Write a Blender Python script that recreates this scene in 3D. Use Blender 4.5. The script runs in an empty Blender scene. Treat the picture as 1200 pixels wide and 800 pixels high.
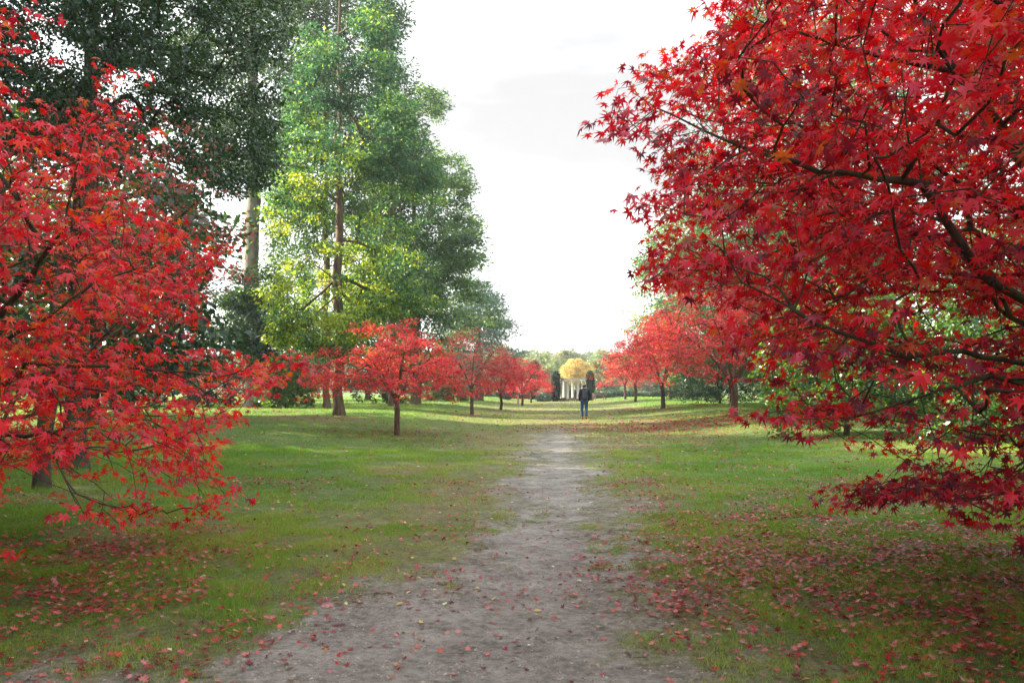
import bpy, math, time
import numpy as np
from mathutils import Vector

T0 = time.time()
SC = bpy.context.scene
COL = SC.collection
R = math.radians
FPX = 1000.0; HX = 600.0; HY = 454.0; CAMZ = 1.6

# ------------------------------------------------------------------ colour / noise helpers
def s2l(r, g, b):
    f = lambda c: (c/255/12.92) if c/255 <= 0.04045 else ((c/255+0.055)/1.055)**2.4
    return (f(r), f(g), f(b), 1.0)

def _hash(ix, iy, iz, seed):
    h = (ix*374761393 + iy*668265263 + iz*2147483647 + seed*1274126177) & 0xffffffff
    h = ((h ^ (h >> 13))*1274126177) & 0xffffffff
    h = ((h ^ (h >> 15))*2246822519) & 0xffffffff
    return ((h ^ (h >> 16)) & 0xffffff)/float(0xffffff)

def vnoise(x, y, z=0.0, seed=0):
    x = np.asarray(x, float); y = np.asarray(y, float)+0*x; z = np.asarray(z, float)+0*x
    ix, iy, iz = (np.floor(v).astype(np.int64) for v in (x, y, z))
    fx, fy, fz = x-ix, y-iy, z-iz
    fx, fy, fz = (f*f*(3-2*f) for f in (fx, fy, fz))
    r = 0
    for dx in (0, 1):
        for dy in (0, 1):
            for dz in (0, 1):
                w = (fx if dx else 1-fx)*(fy if dy else 1-fy)*(fz if dz else 1-fz)
                r = r + w*_hash(ix+dx, iy+dy, iz+dz, seed)
    return r

def fbm(x, y, z=0.0, seed=0, octaves=4):
    t, a, s = 0, 0.5, 0
    for k in range(octaves):
        f = 2.03**k
        t = t + a*vnoise(np.asarray(x)*f, np.asarray(y)*f, np.asarray(z)*f, seed+17*k); s += a; a *= .55
    return t/s

def sstep(x, a, b):
    t = np.clip((np.asarray(x, float)-a)/(b-a), 0, 1)
    return t*t*(3-2*t)

# ------------------------------------------------------------------ terrain
def path_x(y):
    t = np.clip((np.asarray(y, float)-4)/4.5, 0, 1)
    return 0.053*y - 0.01 - .38*(1-t*t*(3-2*t))
def path_w(y):
    return np.interp(y, [0, 4.6, 6.5, 9, 15, 22, 30, 36], [1.5, 1.15, .84, .70, .64, .60, .62, .25])

def ground(x, y):
    x = np.asarray(x, float); y = np.asarray(y, float)
    d = np.abs(x-path_x(y))
    bank = 0.45*sstep(d, 2.0, 9.5)*sstep(y, 12, 36)*(1-.5*sstep(y, 90, 140))
    und = 0.10*(fbm(x*.09, y*.09, 0, 5, 2)-.5)*sstep(y, 4, 14) + 0.035*(fbm(x*.7, y*.7, 0, 9, 3)-.5)
    hill = 9.5*sstep(y, 190, 470) + 4*sstep(y, 190, 470)*(fbm(x*.006, y*.006, 0, 3, 2)-.5)
    rut = -0.035*np.exp(-((d)/.9)**2)*(1-sstep(y, 30, 45))
    return bank+und+hill+rut

def gz(x, y): return float(ground(np.array([x]), np.array([y]))[0])

def dirt_mask(x, y):
    """1 on bare trodden soil, 0 on turf, with a ragged fringe."""
    x = np.asarray(x, float); y = np.asarray(y, float)
    d = np.abs(x-path_x(y))
    w = path_w(y)
    left_wide = np.where(x < path_x(y), .85, 0.1)*sstep(-y, -7.8, -4.4)
    n = fbm(x*1.1, y*.55, 0, 31, 4)-.5
    n2 = fbm(x*6, y*4, 0, 37, 3)-.5
    e = (w+left_wide-d)/(.50+.12*w) + n*2.8 + n2*2.0
    m = sstep(e, -1.25, 1.15)
    return m*(1-sstep(y, 31, 38))

def worn_mask(x, y):
    x = np.asarray(x, float); y = np.asarray(y, float)
    d = np.abs(x-path_x(y))
    a = 1-sstep(d, 1.0, 3.4+2.2*(x < path_x(y)))
    far = sstep(y, 24, 34)*(1-sstep(d, 3.5, 8))*.8
    n = fbm(x*.45, y*.3, 0, 41, 4)
    a = np.maximum(a, 1.1*np.exp(-((x+7.6)**2/9+(y-33.2)**2/5)))
    return np.clip(np.maximum(a, far)*(.35+1.0*n)+.45*sstep(n, .55, .75), 0, 1)

# maples: x, y, litter radius, litter weight
LITTER = [(-4.6, 7.0, 2.3, .5), (3.9, 7.1, 2.1, 4.5), (8.6, 33.5, 4.8, 3.0), (-3.6, 27, 2.6, .55),
          (9.4, 53, 4, .8), (-2.1, 46, 3, .4), (11, 76, 4, .5)]
def litter_density(x, y):
    t = .045+.15*sstep(fbm(x*.5, y*.5, 0, 61, 3), .42, .7)
    for (lx, ly, lr, w) in LITTER:
        t = t + w*np.exp(-(((x-lx)**2+((y-ly)*.9)**2)/lr**2)**1.15)
    t = t+.22*(x > path_x(y)+.9)*np.exp(-((x-5.5)/4)**2)*sstep(y, 5, 9)*(1-sstep(y, 24, 34))
    return t*(.35+1.3*sstep(fbm(x*1.5, y*1.5, 0, 67, 3), .36, .62))

# ------------------------------------------------------------------ object helpers
def props(o, label=None, cat=None, group=None, kind=None):
    if label: o['label'] = label
    if cat: o['category'] = cat
    if group: o['group'] = group
    if kind: o['kind'] = kind
    return o

def link(name, me, mat=None, parent=None, loc=None):
    o = bpy.data.objects.new(name, me)
    COL.objects.link(o)
    if mat: me.materials.append(mat)
    if loc is not None: o.location = loc
    if parent: o.parent = parent
    return o

def root(name, loc, label, cat, group=None):
    o = bpy.data.objects.new(name, None); COL.objects.link(o)
    o.location = loc; o.empty_display_size = .3
    return props(o, label, cat, group)

def np_mesh(name, verts, faces, attrs=None, smooth=False, pattrs=None):
    """faces: (n,k) int array."""
    me = bpy.data.meshes.new(name)
    verts = np.ascontiguousarray(verts, dtype=np.float32); faces = np.ascontiguousarray(faces, dtype=np.int32)
    n, k = faces.shape
    me.vertices.add(len(verts)); me.vertices.foreach_set('co', verts.ravel())
    me.loops.add(n*k); me.loops.foreach_set('vertex_index', faces.ravel())
    me.polygons.add(n); me.polygons.foreach_set('loop_start', np.arange(0, n*k, k, dtype=np.int32))
    if smooth: me.polygons.foreach_set('use_smooth', np.ones(n, dtype=bool))
    for dom, dct in (('FACE', attrs), ('POINT', pattrs)):
        for an, av in (dct or {}).items():
            a = me.attributes.new(an, 'FLOAT', dom)
            a.data.foreach_set('value', np.ascontiguousarray(av, dtype=np.float32))
    me.update(calc_edges=True)
    return me

class MB:
    """collects boxes / lathes / tubes of one part into one mesh"""
    def __init__(s): s.v = []; s.f = []
    def add(s, v, f):
        b = len(s.v); s.v += [tuple(p) for p in v]; s.f += [tuple(i+b for i in q) for q in f]
    def box(s, c, d, rz=0, taper=1.0):
        cx, cy, cz = c; dx, dy, dz = (q/2 for q in d); vs = []
        for k, (sz, t) in enumerate(((-1, 1), (1, taper))):
            for (sx, sy) in ((-1, -1), (1, -1), (1, 1), (-1, 1)):
                x, y = sx*dx*t, sy*dy*t
                vs.append((cx+x*math.cos(rz)-y*math.sin(rz), cy+x*math.sin(rz)+y*math.cos(rz), cz+sz*dz))
        s.add(vs, [(3, 2, 1, 0), (4, 5, 6, 7), (0, 1, 5, 4), (1, 2, 6, 5), (2, 3, 7, 6), (3, 0, 4, 7)])
    def lathe(s, c, prof, n=16):
        vs = []; fs = []
        for (r, z) in prof:
            for k in range(n):
                a = 2*math.pi*k/n; vs.append((c[0]+r*math.cos(a), c[1]+r*math.sin(a), c[2]+z))
        for i in range(len(prof)-1):
            for k in range(n):
                fs.append((i*n+k, i*n+(k+1) % n, (i+1)*n+(k+1) % n, (i+1)*n+k))
        fs.append(tuple(range(n))[::-1]); fs.append(tuple((len(prof)-1)*n+k for k in range(n)))
        s.add(vs, fs)
    def build(s, name, mat, parent=None, bevel=0, smooth=False, loc=None):
        me = bpy.data.meshes.new(name); me.from_pydata(s.v, [], s.f); me.update()
        if smooth:
            for p in me.polygons: p.use_smooth = True
        o = link(name, me, mat, parent, loc)
        if bevel:
            m = o.modifiers.new('bevel', 'BEVEL'); m.width = bevel; m.segments = 2; m.limit_method = 'ANGLE'
        return o

# ------------------------------------------------------------------ materials
def mat_new(name):
    m = bpy.data.materials.new(name); m.use_nodes = True
    nt = m.node_tree; nt.nodes.clear()
    return m, nt
def N(nt, typ, **kw):
    n = nt.nodes.new(typ)
    for k, v in kw.items():
        if k.startswith('i_'):
            key = k[2:]; key = int(key) if key.isdigit() else key.replace('_', ' ')
            n.inputs[key].default_value = v
        else: setattr(n, k, v)
    return n
def L(nt, a, b): nt.links.new(a, b)
def ramp(nt, stops, interp='LINEAR'):
    n = nt.nodes.new('ShaderNodeValToRGB'); cr = n.color_ramp; cr.interpolation = interp
    while len(cr.elements) > 1: cr.elements.remove(cr.elements[-1])
    cr.elements[0].position = stops[0][0]; cr.elements[0].color = stops[0][1]
    for p, c in stops[1:]:
        e = cr.elements.new(p); e.color = c
    return n

def leaf_mat(name, stops, tstops, trans=.42, rough=.5, spec=.35, attr='rnd', noise=True):
    """leaf: reflecting side + light coming through (translucent), one hue per leaf from a random face attribute"""
    m, nt = mat_new(name)
    at = N(nt, 'ShaderNodeAttribute', attribute_name=attr)
    c1 = ramp(nt, stops); c2 = ramp(nt, tstops)
    L(nt, at.outputs['Fac'], c1.inputs[0]); L(nt, at.outputs['Fac'], c2.inputs[0])
    p = N(nt, 'ShaderNodeBsdfPrincipled', i_Roughness=rough); p.inputs['Specular IOR Level'].default_value = spec
    L(nt, c1.outputs[0], p.inputs['Base Color'])
    t = N(nt, 'ShaderNodeBsdfTranslucent'); L(nt, c2.outputs[0], t.inputs['Color'])
    mx = N(nt, 'ShaderNodeMixShader', i_0=trans)
    L(nt, p.outputs[0], mx.inputs[1]); L(nt, t.outputs[0], mx.inputs[2])
    o = N(nt, 'ShaderNodeOutputMaterial'); L(nt, mx.outputs[0], o.inputs[0])
    return m

def bark_mat(name, c1, c2, scale=8, moss=None):
    m, nt = mat_new(name)
    tc = N(nt, 'ShaderNodeTexCoord'); mp = N(nt, 'ShaderNodeMapping'); mp.inputs['Scale'].default_value = (1, 1, .25)
    L(nt, tc.outputs['Object'], mp.inputs[0])
    no = N(nt, 'ShaderNodeTexNoise', i_Scale=scale, i_Detail=6.0, i_Roughness=.65); L(nt, mp.outputs[0], no.inputs['Vector'])
    r_ = ramp(nt, [(.3, c1), (.7, c2)]); L(nt, no.outputs['Fac'], r_.inputs[0])
    colr = r_.outputs[0]
    if moss:
        n2 = N(nt, 'ShaderNodeTexNoise', i_Scale=scale*.35, i_Detail=4.0); L(nt, tc.outputs['Object'], n2.inputs['Vector'])
        rr = ramp(nt, [(.48, (0, 0, 0, 1)), (.62, (1, 1, 1, 1))]); L(nt, n2.outputs['Fac'], rr.inputs[0])
        mx = N(nt, 'ShaderNodeMixRGB'); L(nt, rr.outputs[0], mx.inputs[0]); L(nt, colr, mx.inputs[1]); mx.inputs[2].default_value = moss
        colr = mx.outputs[0]
    p = N(nt, 'ShaderNodeBsdfPrincipled', i_Roughness=.85); p.inputs['Specular IOR Level'].default_value = .25
    L(nt, colr, p.inputs['Base Color'])
    b = N(nt, 'ShaderNodeBump', i_Strength=.7, i_Distance=.03); L(nt, no.outputs['Fac'], b.inputs['Height']); L(nt, b.outputs[0], p.inputs['Normal'])
    o = N(nt, 'ShaderNodeOutputMaterial'); L(nt, p.outputs[0], o.inputs[0])
    return m

def plain_mat(name, c, rough=.7, c2=None, scale=20, bump=.2, spec=.4):
    m, nt = mat_new(name)
    tc = N(nt, 'ShaderNodeTexCoord')
    no = N(nt, 'ShaderNodeTexNoise', i_Scale=scale, i_Detail=4.0); L(nt, tc.outputs['Object'], no.inputs['Vector'])
    r_ = ramp(nt, [(.3, c), (.7, c2 or tuple(q*.75 for q in c[:3])+(1,))]); L(nt, no.outputs['Fac'], r_.inputs[0])
    p = N(nt, 'ShaderNodeBsdfPrincipled', i_Roughness=rough); p.inputs['Specular IOR Level'].default_value = spec
    L(nt, r_.outputs[0], p.inputs['Base Color'])
    b = N(nt, 'ShaderNodeBump', i_Strength=bump, i_Distance=.01); L(nt, no.outputs['Fac'], b.inputs['Height']); L(nt, b.outputs[0], p.inputs['Normal'])
    o = N(nt, 'ShaderNodeOutputMaterial'); L(nt, p.outputs[0], o.inputs[0])
    return m

M = {}
# foreground red maple leaves
M['red'] = leaf_mat('maple_leaf_red',
    [(0, s2l(118, 30, 44)), (.12, s2l(170, 34, 48)), (.3, s2l(206, 30, 48)), (.45, s2l(216, 62, 82)), (.6, s2l(222, 40, 52)), (.76, s2l(232, 52, 34)), (.9, s2l(226, 96, 40)), (1, s2l(176, 92, 44))],
    [(0, s2l(190, 20, 34)), (.5, s2l(248, 28, 42)), (.8, s2l(255, 56, 30)), (1, s2l(255, 130, 40))], trans=.48, rough=.38, spec=.45)
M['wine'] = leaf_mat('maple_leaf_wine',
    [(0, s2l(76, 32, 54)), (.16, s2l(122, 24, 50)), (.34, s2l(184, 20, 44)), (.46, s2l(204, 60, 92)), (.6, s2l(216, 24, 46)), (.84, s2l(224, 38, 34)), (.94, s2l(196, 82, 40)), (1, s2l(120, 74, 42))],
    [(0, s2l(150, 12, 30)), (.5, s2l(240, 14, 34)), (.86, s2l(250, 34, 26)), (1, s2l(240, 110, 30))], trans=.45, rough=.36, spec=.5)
M['coral'] = leaf_mat('maple_leaf_coral',
    [(0, s2l(140, 54, 66)), (.3, s2l(190, 66, 80)), (.55, s2l(214, 80, 96)), (.8, s2l(226, 86, 76)), (1, s2l(236, 134, 84))],
    [(0, s2l(220, 44, 56)), (.6, s2l(246, 62, 66)), (1, s2l(255, 140, 70))], trans=.5, rough=.55, spec=.3)
M['dull'] = leaf_mat('maple_leaf_withered',
    [(0, s2l(120, 70, 66)), (.5, s2l(172, 84, 80)), (.85, s2l(190, 110, 96)), (1, s2l(206, 60, 56))],
    [(0, s2l(200, 100, 90)), (1, s2l(240, 110, 90))], trans=.4, rough=.7, spec=.2)
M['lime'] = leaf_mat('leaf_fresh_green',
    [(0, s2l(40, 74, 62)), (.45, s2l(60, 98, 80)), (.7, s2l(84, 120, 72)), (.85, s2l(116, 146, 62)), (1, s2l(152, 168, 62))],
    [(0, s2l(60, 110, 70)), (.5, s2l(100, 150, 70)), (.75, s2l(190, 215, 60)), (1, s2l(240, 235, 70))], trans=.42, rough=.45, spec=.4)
M['bluegreen'] = leaf_mat('leaf_blue_green',
    [(0, s2l(40, 72, 66)), (.6, s2l(60, 98, 84)), (1, s2l(84, 118, 84))],
    [(0, s2l(90, 140, 60)), (1, s2l(170, 200, 70))], trans=.33, rough=.45, spec=.45)
M['dark'] = leaf_mat('leaf_dark_evergreen',
    [(0, s2l(20, 44, 38)), (.6, s2l(34, 66, 50)), (1, s2l(56, 88, 50))],
    [(0, s2l(50, 90, 30)), (1, s2l(110, 150, 40))], trans=.2, rough=.3, spec=.6)
M['laurel'] = leaf_mat('leaf_laurel',
    [(0, s2l(30, 56, 38)), (.6, s2l(48, 84, 48)), (1, s2l(90, 124, 48))],
    [(0, s2l(70, 130, 30)), (1, s2l(190, 220, 50))], trans=.3, rough=.3, spec=.6)
M['needle'] = leaf_mat('conifer_needle',
    [(0, s2l(30, 58, 42)), (.6, s2l(48, 84, 54)), (1, s2l(76, 108, 60))],
    [(0, s2l(60, 110, 40)), (1, s2l(130, 170, 60))], trans=.22, rough=.5, spec=.3)
M['cedar'] = leaf_mat('cedar_needle',
    [(0, s2l(70, 98, 92)), (.6, s2l(98, 126, 116)), (1, s2l(120, 144, 120))],
    [(0, s2l(100, 140, 110)), (1, s2l(150, 180, 130))], trans=.2, rough=.6, spec=.3)
M['pale'] = leaf_mat('leaf_pale_green',
    [(0, s2l(84, 108, 84)), (.6, s2l(112, 132, 98)), (1, s2l(150, 158, 112))],
    [(0, s2l(130, 160, 90)), (1, s2l(195, 200, 110))], trans=.4, rough=.5, spec=.3)
M['yellow'] = leaf_mat('leaf_autumn_yellow',
    [(0, s2l(176, 146, 84)), (.6, s2l(206, 180, 108)), (1, s2l(216, 196, 138))],
    [(0, s2l(220, 190, 100)), (1, s2l(235, 215, 130))], trans=.4, rough=.6, spec=.2)
M['wood'] = leaf_mat('leaf_hill_wood',
    [(0, s2l(54, 76, 60)), (.35, s2l(74, 98, 66)), (.6, s2l(110, 122, 76)), (.8, s2l(140, 132, 86)), (1, s2l(88, 104, 82))],
    [(0, s2l(90, 120, 60)), (1, s2l(170, 170, 90))], trans=.25, rough=.7, spec=.15)
M['yew'] = leaf_mat('leaf_yew',
    [(0, s2l(18, 38, 30)), (1, s2l(38, 64, 42))], [(0, s2l(40, 80, 30)), (1, s2l(60, 100, 40))], trans=.1, rough=.6, spec=.2)
M['grass'] = leaf_mat('grass_blade',
    [(0, s2l(66, 112, 40)), (.4, s2l(98, 142, 48)), (.62, s2l(136, 154, 64)), (.82, s2l(152, 150, 88)), (1, s2l(168, 150, 108))],
    [(0, s2l(110, 170, 40)), (.66, s2l(180, 210, 60)), (1, s2l(210, 200, 120))], trans=.3, rough=.5, spec=.25)
M['litter'] = leaf_mat('fallen_leaf',
    [(0, s2l(66, 34, 32)), (.18, s2l(104, 34, 38)), (.36, s2l(132, 28, 38)), (.52, s2l(162, 32, 46)), (.66, s2l(172, 74, 80)), (.8, s2l(190, 130, 128)), (.88, s2l(190, 64, 38)), (.92, s2l(150, 92, 60)), (.96, s2l(206, 180, 90)), (1, s2l(196, 202, 160))],
    [(0, s2l(150, 20, 20)), (.8, s2l(230, 60, 50)), (1, s2l(220, 200, 90))], trans=.2, rough=.42, spec=.45)
M['bark_dark'] = bark_mat('bark_dark', s2l(40, 34, 32), s2l(84, 74, 64), 14, s2l(70, 84, 52))
M['bark_red'] = bark_mat('bark_maple', s2l(52, 38, 34), s2l(112, 88, 74), 14)
M['bark_grey'] = bark_mat('bark_grey', s2l(92, 88, 82), s2l(158, 152, 140), 6, s2l(96, 108, 78))
M['bark_brown'] = bark_mat('bark_brown', s2l(64, 52, 42), s2l(122, 104, 84), 8)

def earth_mat(name):
    """turf soil / trodden soil, chosen by the masks stored on the mesh, broken up by fine noise"""
    m, nt = mat_new(name)
    geo = N(nt, 'ShaderNodeNewGeometry'); pos = geo.outputs['Position']
    ad = N(nt, 'ShaderNodeAttribute', attribute_name='dirt'); aw = N(nt, 'ShaderNodeAttribute', attribute_name='worn')
    nf = N(nt, 'ShaderNodeTexNoise', i_Scale=14.0, i_Detail=8.0, i_Roughness=.7); L(nt, pos, nf.inputs['Vector'])
    nm = N(nt, 'ShaderNodeTexNoise', i_Scale=2.2, i_Detail=6.0, i_Roughness=.62); L(nt, pos, nm.inputs['Vector'])
    nh = N(nt, 'ShaderNodeTexNoise', i_Scale=75.0, i_Detail=5.0, i_Roughness=.7); L(nt, pos, nh.inputs['Vector'])
    # soil
    soil = ramp(nt, [(.33, s2l(78, 72, 66)), (.42, s2l(126, 120, 112)), (.52, s2l(160, 154, 145)), (.68, s2l(190, 185, 176))])
    mixn = N(nt, 'ShaderNodeMixRGB', i_0=.5); L(nt, nf.outputs['Fac'], mixn.inputs[1]); L(nt, nm.outputs['Fac'], mixn.inputs[2])
    L(nt, mixn.outputs[0], soil.inputs[0])
    grit = ramp(nt, [(.30, (.42, .40, .38, 1)), (.42, (.9, .9, .9, 1)), (.62, (1.0, 1.0, 1.0, 1)), (.74, (1.35, 1.33, 1.3, 1))]); L(nt, nh.outputs['Fac'], grit.inputs[0])
    soil2 = N(nt, 'ShaderNodeMixRGB', blend_type='MULTIPLY', i_0=1.0); L(nt, soil.outputs[0], soil2.inputs[1]); L(nt, grit.outputs[0], soil2.inputs[2])
    # turf
    turf = ramp(nt, [(.25, s2l(52, 78, 36)), (.5, s2l(86, 116, 50)), (.72, s2l(116, 140, 66))]); L(nt, mixn.outputs[0], turf.inputs[0])
    dry = ramp(nt, [(.3, s2l(92, 84, 56)), (.55, s2l(128, 122, 78)), (.8, s2l(158, 150, 110))]); L(nt, mixn.outputs[0], dry.inputs[0])
    ma = N(nt, 'ShaderNodeMath', operation='MULTIPLY_ADD', i_1=1.2, i_2=-.6); L(nt, nf.outputs['Fac'], ma.inputs[0])
    mb = N(nt, 'ShaderNodeMath', operation='ADD', use_clamp=True); L(nt, aw.outputs['Fac'], mb.inputs[0]); L(nt, ma.outputs[0], mb.inputs[1])
    t2 = N(nt, 'ShaderNodeMixRGB'); L(nt, mb.outputs[0], t2.inputs[0]); L(nt, turf.outputs[0], t2.inputs[1]); L(nt, dry.outputs[0], t2.inputs[2])
    t3 = N(nt, 'ShaderNodeMixRGB', blend_type='MULTIPLY', i_0=.8); L(nt, t2.outputs[0], t3.inputs[1]); L(nt, grit.outputs[0], t3.inputs[2])
    mc = N(nt, 'ShaderNodeMath', operation='MULTIPLY_ADD', i_1=1.4, i_2=-.7); L(nt, nf.outputs['Fac'], mc.inputs[0])
    md = N(nt, 'ShaderNodeMath', operation='ADD', use_clamp=True); L(nt, ad.outputs['Fac'], md.inputs[0]); L(nt, mc.outputs[0], md.inputs[1])
    mf = N(nt, 'ShaderNodeMixRGB'); L(nt, md.outputs[0], mf.inputs[0]); L(nt, t3.outputs[0], mf.inputs[1]); L(nt, soil2.outputs[0], mf.inputs[2])
    p = N(nt, 'ShaderNodeBsdfPrincipled', i_Roughness=.8); p.inputs['Specular IOR Level'].default_value = .3
    L(nt, mf.outputs[0], p.inputs['Base Color'])
    bs = N(nt, 'ShaderNodeMath', operation='ADD'); L(nt, nf.outputs['Fac'], bs.inputs[0])
    bh = N(nt, 'ShaderNodeMath', operation='MULTIPLY', i_1=.45); L(nt, nh.outputs['Fac'], bh.inputs[0]); L(nt, bh.outputs[0], bs.inputs[1])
    b = N(nt, 'ShaderNodeBump', i_Strength=1.0, i_Distance=.055); L(nt, bs.outputs[0], b.inputs['Height']); L(nt, b.outputs[0], p.inputs['Normal'])
    o = N(nt, 'ShaderNodeOutputMaterial'); L(nt, p.outputs[0], o.inputs[0])
    return m
M['earth'] = earth_mat('earth')

# ------------------------------------------------------------------ ground + path
def grid_axis(segs):
    out = [segs[0][0]]
    for a, b, st in segs:
        n = max(1, int(round((b-a)/st))); out += list(np.linspace(a, b, n+1)[1:])
    return np.array(out)

def grid_mesh(name, xs, ys, dz=0.0, keep=None):
    X, Y = np.meshgrid(xs, ys)
    x, y = X.ravel(), Y.ravel(); z = ground(x, y)+dz
    nx, ny = len(xs), len(ys)
    i = (np.arange(ny-1)[:, None]*nx+np.arange(nx-1)[None, :]).ravel()
    f = np.stack([i, i+1, i+nx+1, i+nx], 1)
    if keep is not None:
        cx = x[f].mean(1); cy = y[f].mean(1); f = f[keep(cx, cy)]
        used = np.unique(f); mp = np.zeros(len(x), int); mp[used] = np.arange(len(used))
        f = mp[f]; x, y, z = x[used], y[used], z[used]
    return np_mesh(name, np.stack([x, y, z], 1), f, smooth=True, pattrs={'dirt': dirt_mask(x, y), 'worn': worn_mask(x, y)})

gx = grid_axis([(-1500, -200, 130), (-200, -40, 10), (-40, -10, 1.0), (-10, 11, .1), (11, 45, 1.0), (45, 250, 10), (250, 1500, 125)])
gy = grid_axis([(-300, -20, 40), (-20, 2, 1.0), (2, 20, .1), (20, 45, .3), (45, 140, 2.0), (140, 600, 12), (600, 2000, 140)])
o = link('ground', grid_mesh('ground', gx, gy), M['earth']); props(o, 'mown park lawn with worn patches running back to the far hill', 'lawn', kind='structure')
px_ = grid_axis([(-3.2, 5.0, .05)]); py_ = grid_axis([(1.5, 38, .05)])
o = link('path', grid_mesh('path', px_, py_, .004, keep=lambda x, y: dirt_mask(x, y) > .6), M['earth'])
props(o, 'trodden grey brown earth path narrowing into the distance', 'path', kind='structure')

rng = np.random.default_rng(7)
def frustum_points(n, y0, y1, margin=1.12, power=1.0, xl=None):
    y = y0+(y1-y0)*rng.random(n)**power
    half = .6*y*margin+.4
    x = (rng.random(n)*2-1)*half
    w = half/(.6*y1*margin+.4)     # area weight
    k = rng.random(n) < w
    return x[k], y[k]

# grass blades -------------------------------------------------
def grass(n, y0, y1, h, w, seed):
    x, y = frustum_points(n, y0, y1)
    dm = dirt_mask(x, y); wm = worn_mask(x, y)
    tuft = fbm(x*2.2, y*2.2, 0, 71, 3)
    k = rng.random(len(x)) < np.clip((1-dm*1.15), .0, 1)*(1-.45*wm)*(.35+1.1*sstep(tuft, .3, .62))
    x, y, wm, tuft, dm = x[k], y[k], wm[k], tuft[k], dm[k]
    z = ground(x, y)
    m = len(x); a = rng.random(m)*2*np.pi
    hh = h*(.45+.75*rng.random(m))*(.5+1.15*sstep(tuft, .38, .72))*(1-.45*wm)*(1-.4*dm)
    ww = w*(.6+.8*rng.random(m))
    lean = hh*(.25+.9*rng.random(m)); la = rng.random(m)*2*np.pi
    p0 = np.stack([x-np.cos(a)*ww/2, y-np.sin(a)*ww/2, z-.004], 1)
    p1 = np.stack([x+np.cos(a)*ww/2, y+np.sin(a)*ww/2, z-.004], 1)
    p2 = np.stack([x+np.cos(la)*lean, y+np.sin(la)*lean, z+hh], 1)
    v = np.stack([p0, p1, p2], 1).reshape(-1, 3); f = np.arange(3*m).reshape(-1, 3)
    c = np.clip(.12+.55*fbm(x*.8, y*.8, 0, 73, 3)+.34*(rng.random(m)-.5)+.5*wm*rng.random(m)**.8, 0, 1)
    return v, f, c
parts = [grass(620000, 3.6, 11, .05, .0052, 1), grass(420000, 11, 22, .055, .009, 2), grass(300000, 22, 55, .06, .02, 3), grass(240000, 55, 125, .08, .05, 4)]
vs, fs, cs = [], [], []; off = 0
for v, f, c in parts: vs.append(v); fs.append(f+off); cs.append(c); off += len(v)
o = link('grass', np_mesh('grass', np.concatenate(vs), np.concatenate(fs), {'rnd': np.concatenate(cs)}), M['grass'])
props(o, 'short green grass blades growing either side of the earth path', 'grass', kind='stuff')

# crumbs of soil and grit on the path ---------------------------
ph = np.array([(1, 0, 0), (-.5, .86, 0), (-.5, -.86, 0), (0, 0, .75)]); pf = np.array([(0, 1, 3), (1, 2, 3), (2, 0, 3)])
cx, cy_ = [], []
for (n_, a_, b_) in ((60000, 3.6, 8), (50000, 8, 16)):
    x, y = frustum_points(n_, a_, b_, 1.0); k = (dirt_mask(x, y) > .45) & (fbm(x*3, y*3, 0, 83, 3) > .40); cx.append(x[k]); cy_.append(y[k])
x = np.concatenate(cx); y = np.concatenate(cy_); m_ = len(x); a = rng.random(m_)*6.28; sc_ = .004+.011*rng.random(m_)**4
ca, sa = np.cos(a)[:, None], np.sin(a)[:, None]
q = ph[None]*(.6+.8*rng.random((m_, 4, 1)))*sc_[:, None, None]
v = np.stack([x[:, None]+q[..., 0]*ca-q[..., 1]*sa, y[:, None]+q[..., 0]*sa+q[..., 1]*ca, ground(x, y)[:, None]+.003+q[..., 2]], 2).reshape(-1, 3)
f = (pf[None]+(np.arange(m_)*4)[:, None, None]).reshape(-1, 3)
o = link('soil_crumbs', np_mesh('soil_crumbs', v, f), plain_mat('soil_crumb', s2l(104, 92, 84), .9, s2l(170, 160, 148), 9, .2))
props(o, 'loose crumbs of earth and grit strewn over the trodden path', 'grit', kind='stuff')

# ------------------------------------------------------------------ leaves
def star_template(angles, lens, notch, curl):
    """palmate leaf: one kite per lobe; returns (k*4,3) local verts, quads"""
    V = []
    n = len(angles)
    for i in range(n):
        a = angles[i]
        aL = (angles[i-1]+a)/2 if i > 0 else a-.34
        aR = (angles[i+1]+a)/2 if i < n-1 else a+.34
        pt = lambda ang, r: (math.sin(ang)*r, math.cos(ang)*r, -curl*r*r)
        V += [(0, 0, 0), pt(aR, notch[0]), pt(a, lens[i]), pt(aL, notch[0])]
    V = np.array(V, float); F = np.arange(len(V)).reshape(-1, 4)
    return V, F
ang7 = [R(a) for a in (-128, -84, -42, 0, 42, 84, 128)]
STAR7 = star_template(ang7, [.45, .78, .98, 1.1, .98, .78, .45], [.36], .28)
STAR7F = star_template(ang7, [.45, .75, .95, 1.05, .95, .78, .45], [.36], -.12)
STAR5 = star_template([R(a) for a in (-110, -55, 0, 55, 110)], [.6, .9, 1.05, .9, .6], [.4], .25)
STAR3 = star_template([R(a) for a in (-75, 0, 75)], [.8, 1.05, .8], [.48], .2)
LEAF1 = (np.array([(0, -.5, 0), (.3, .05, .04), (0, .55, -.05), (-.3, .05, .04)]), np.array([[0, 1, 2, 3]]))
LONG1 = (np.array([(0, -.5, 0), (.15, .0, .03), (0, .6, -.08), (-.15, .0, .03)]), np.array([[0, 1, 2, 3]]))

def nrm(v): return v/np.maximum(np.linalg.norm(v, axis=1, keepdims=True), 1e-9)

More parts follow.
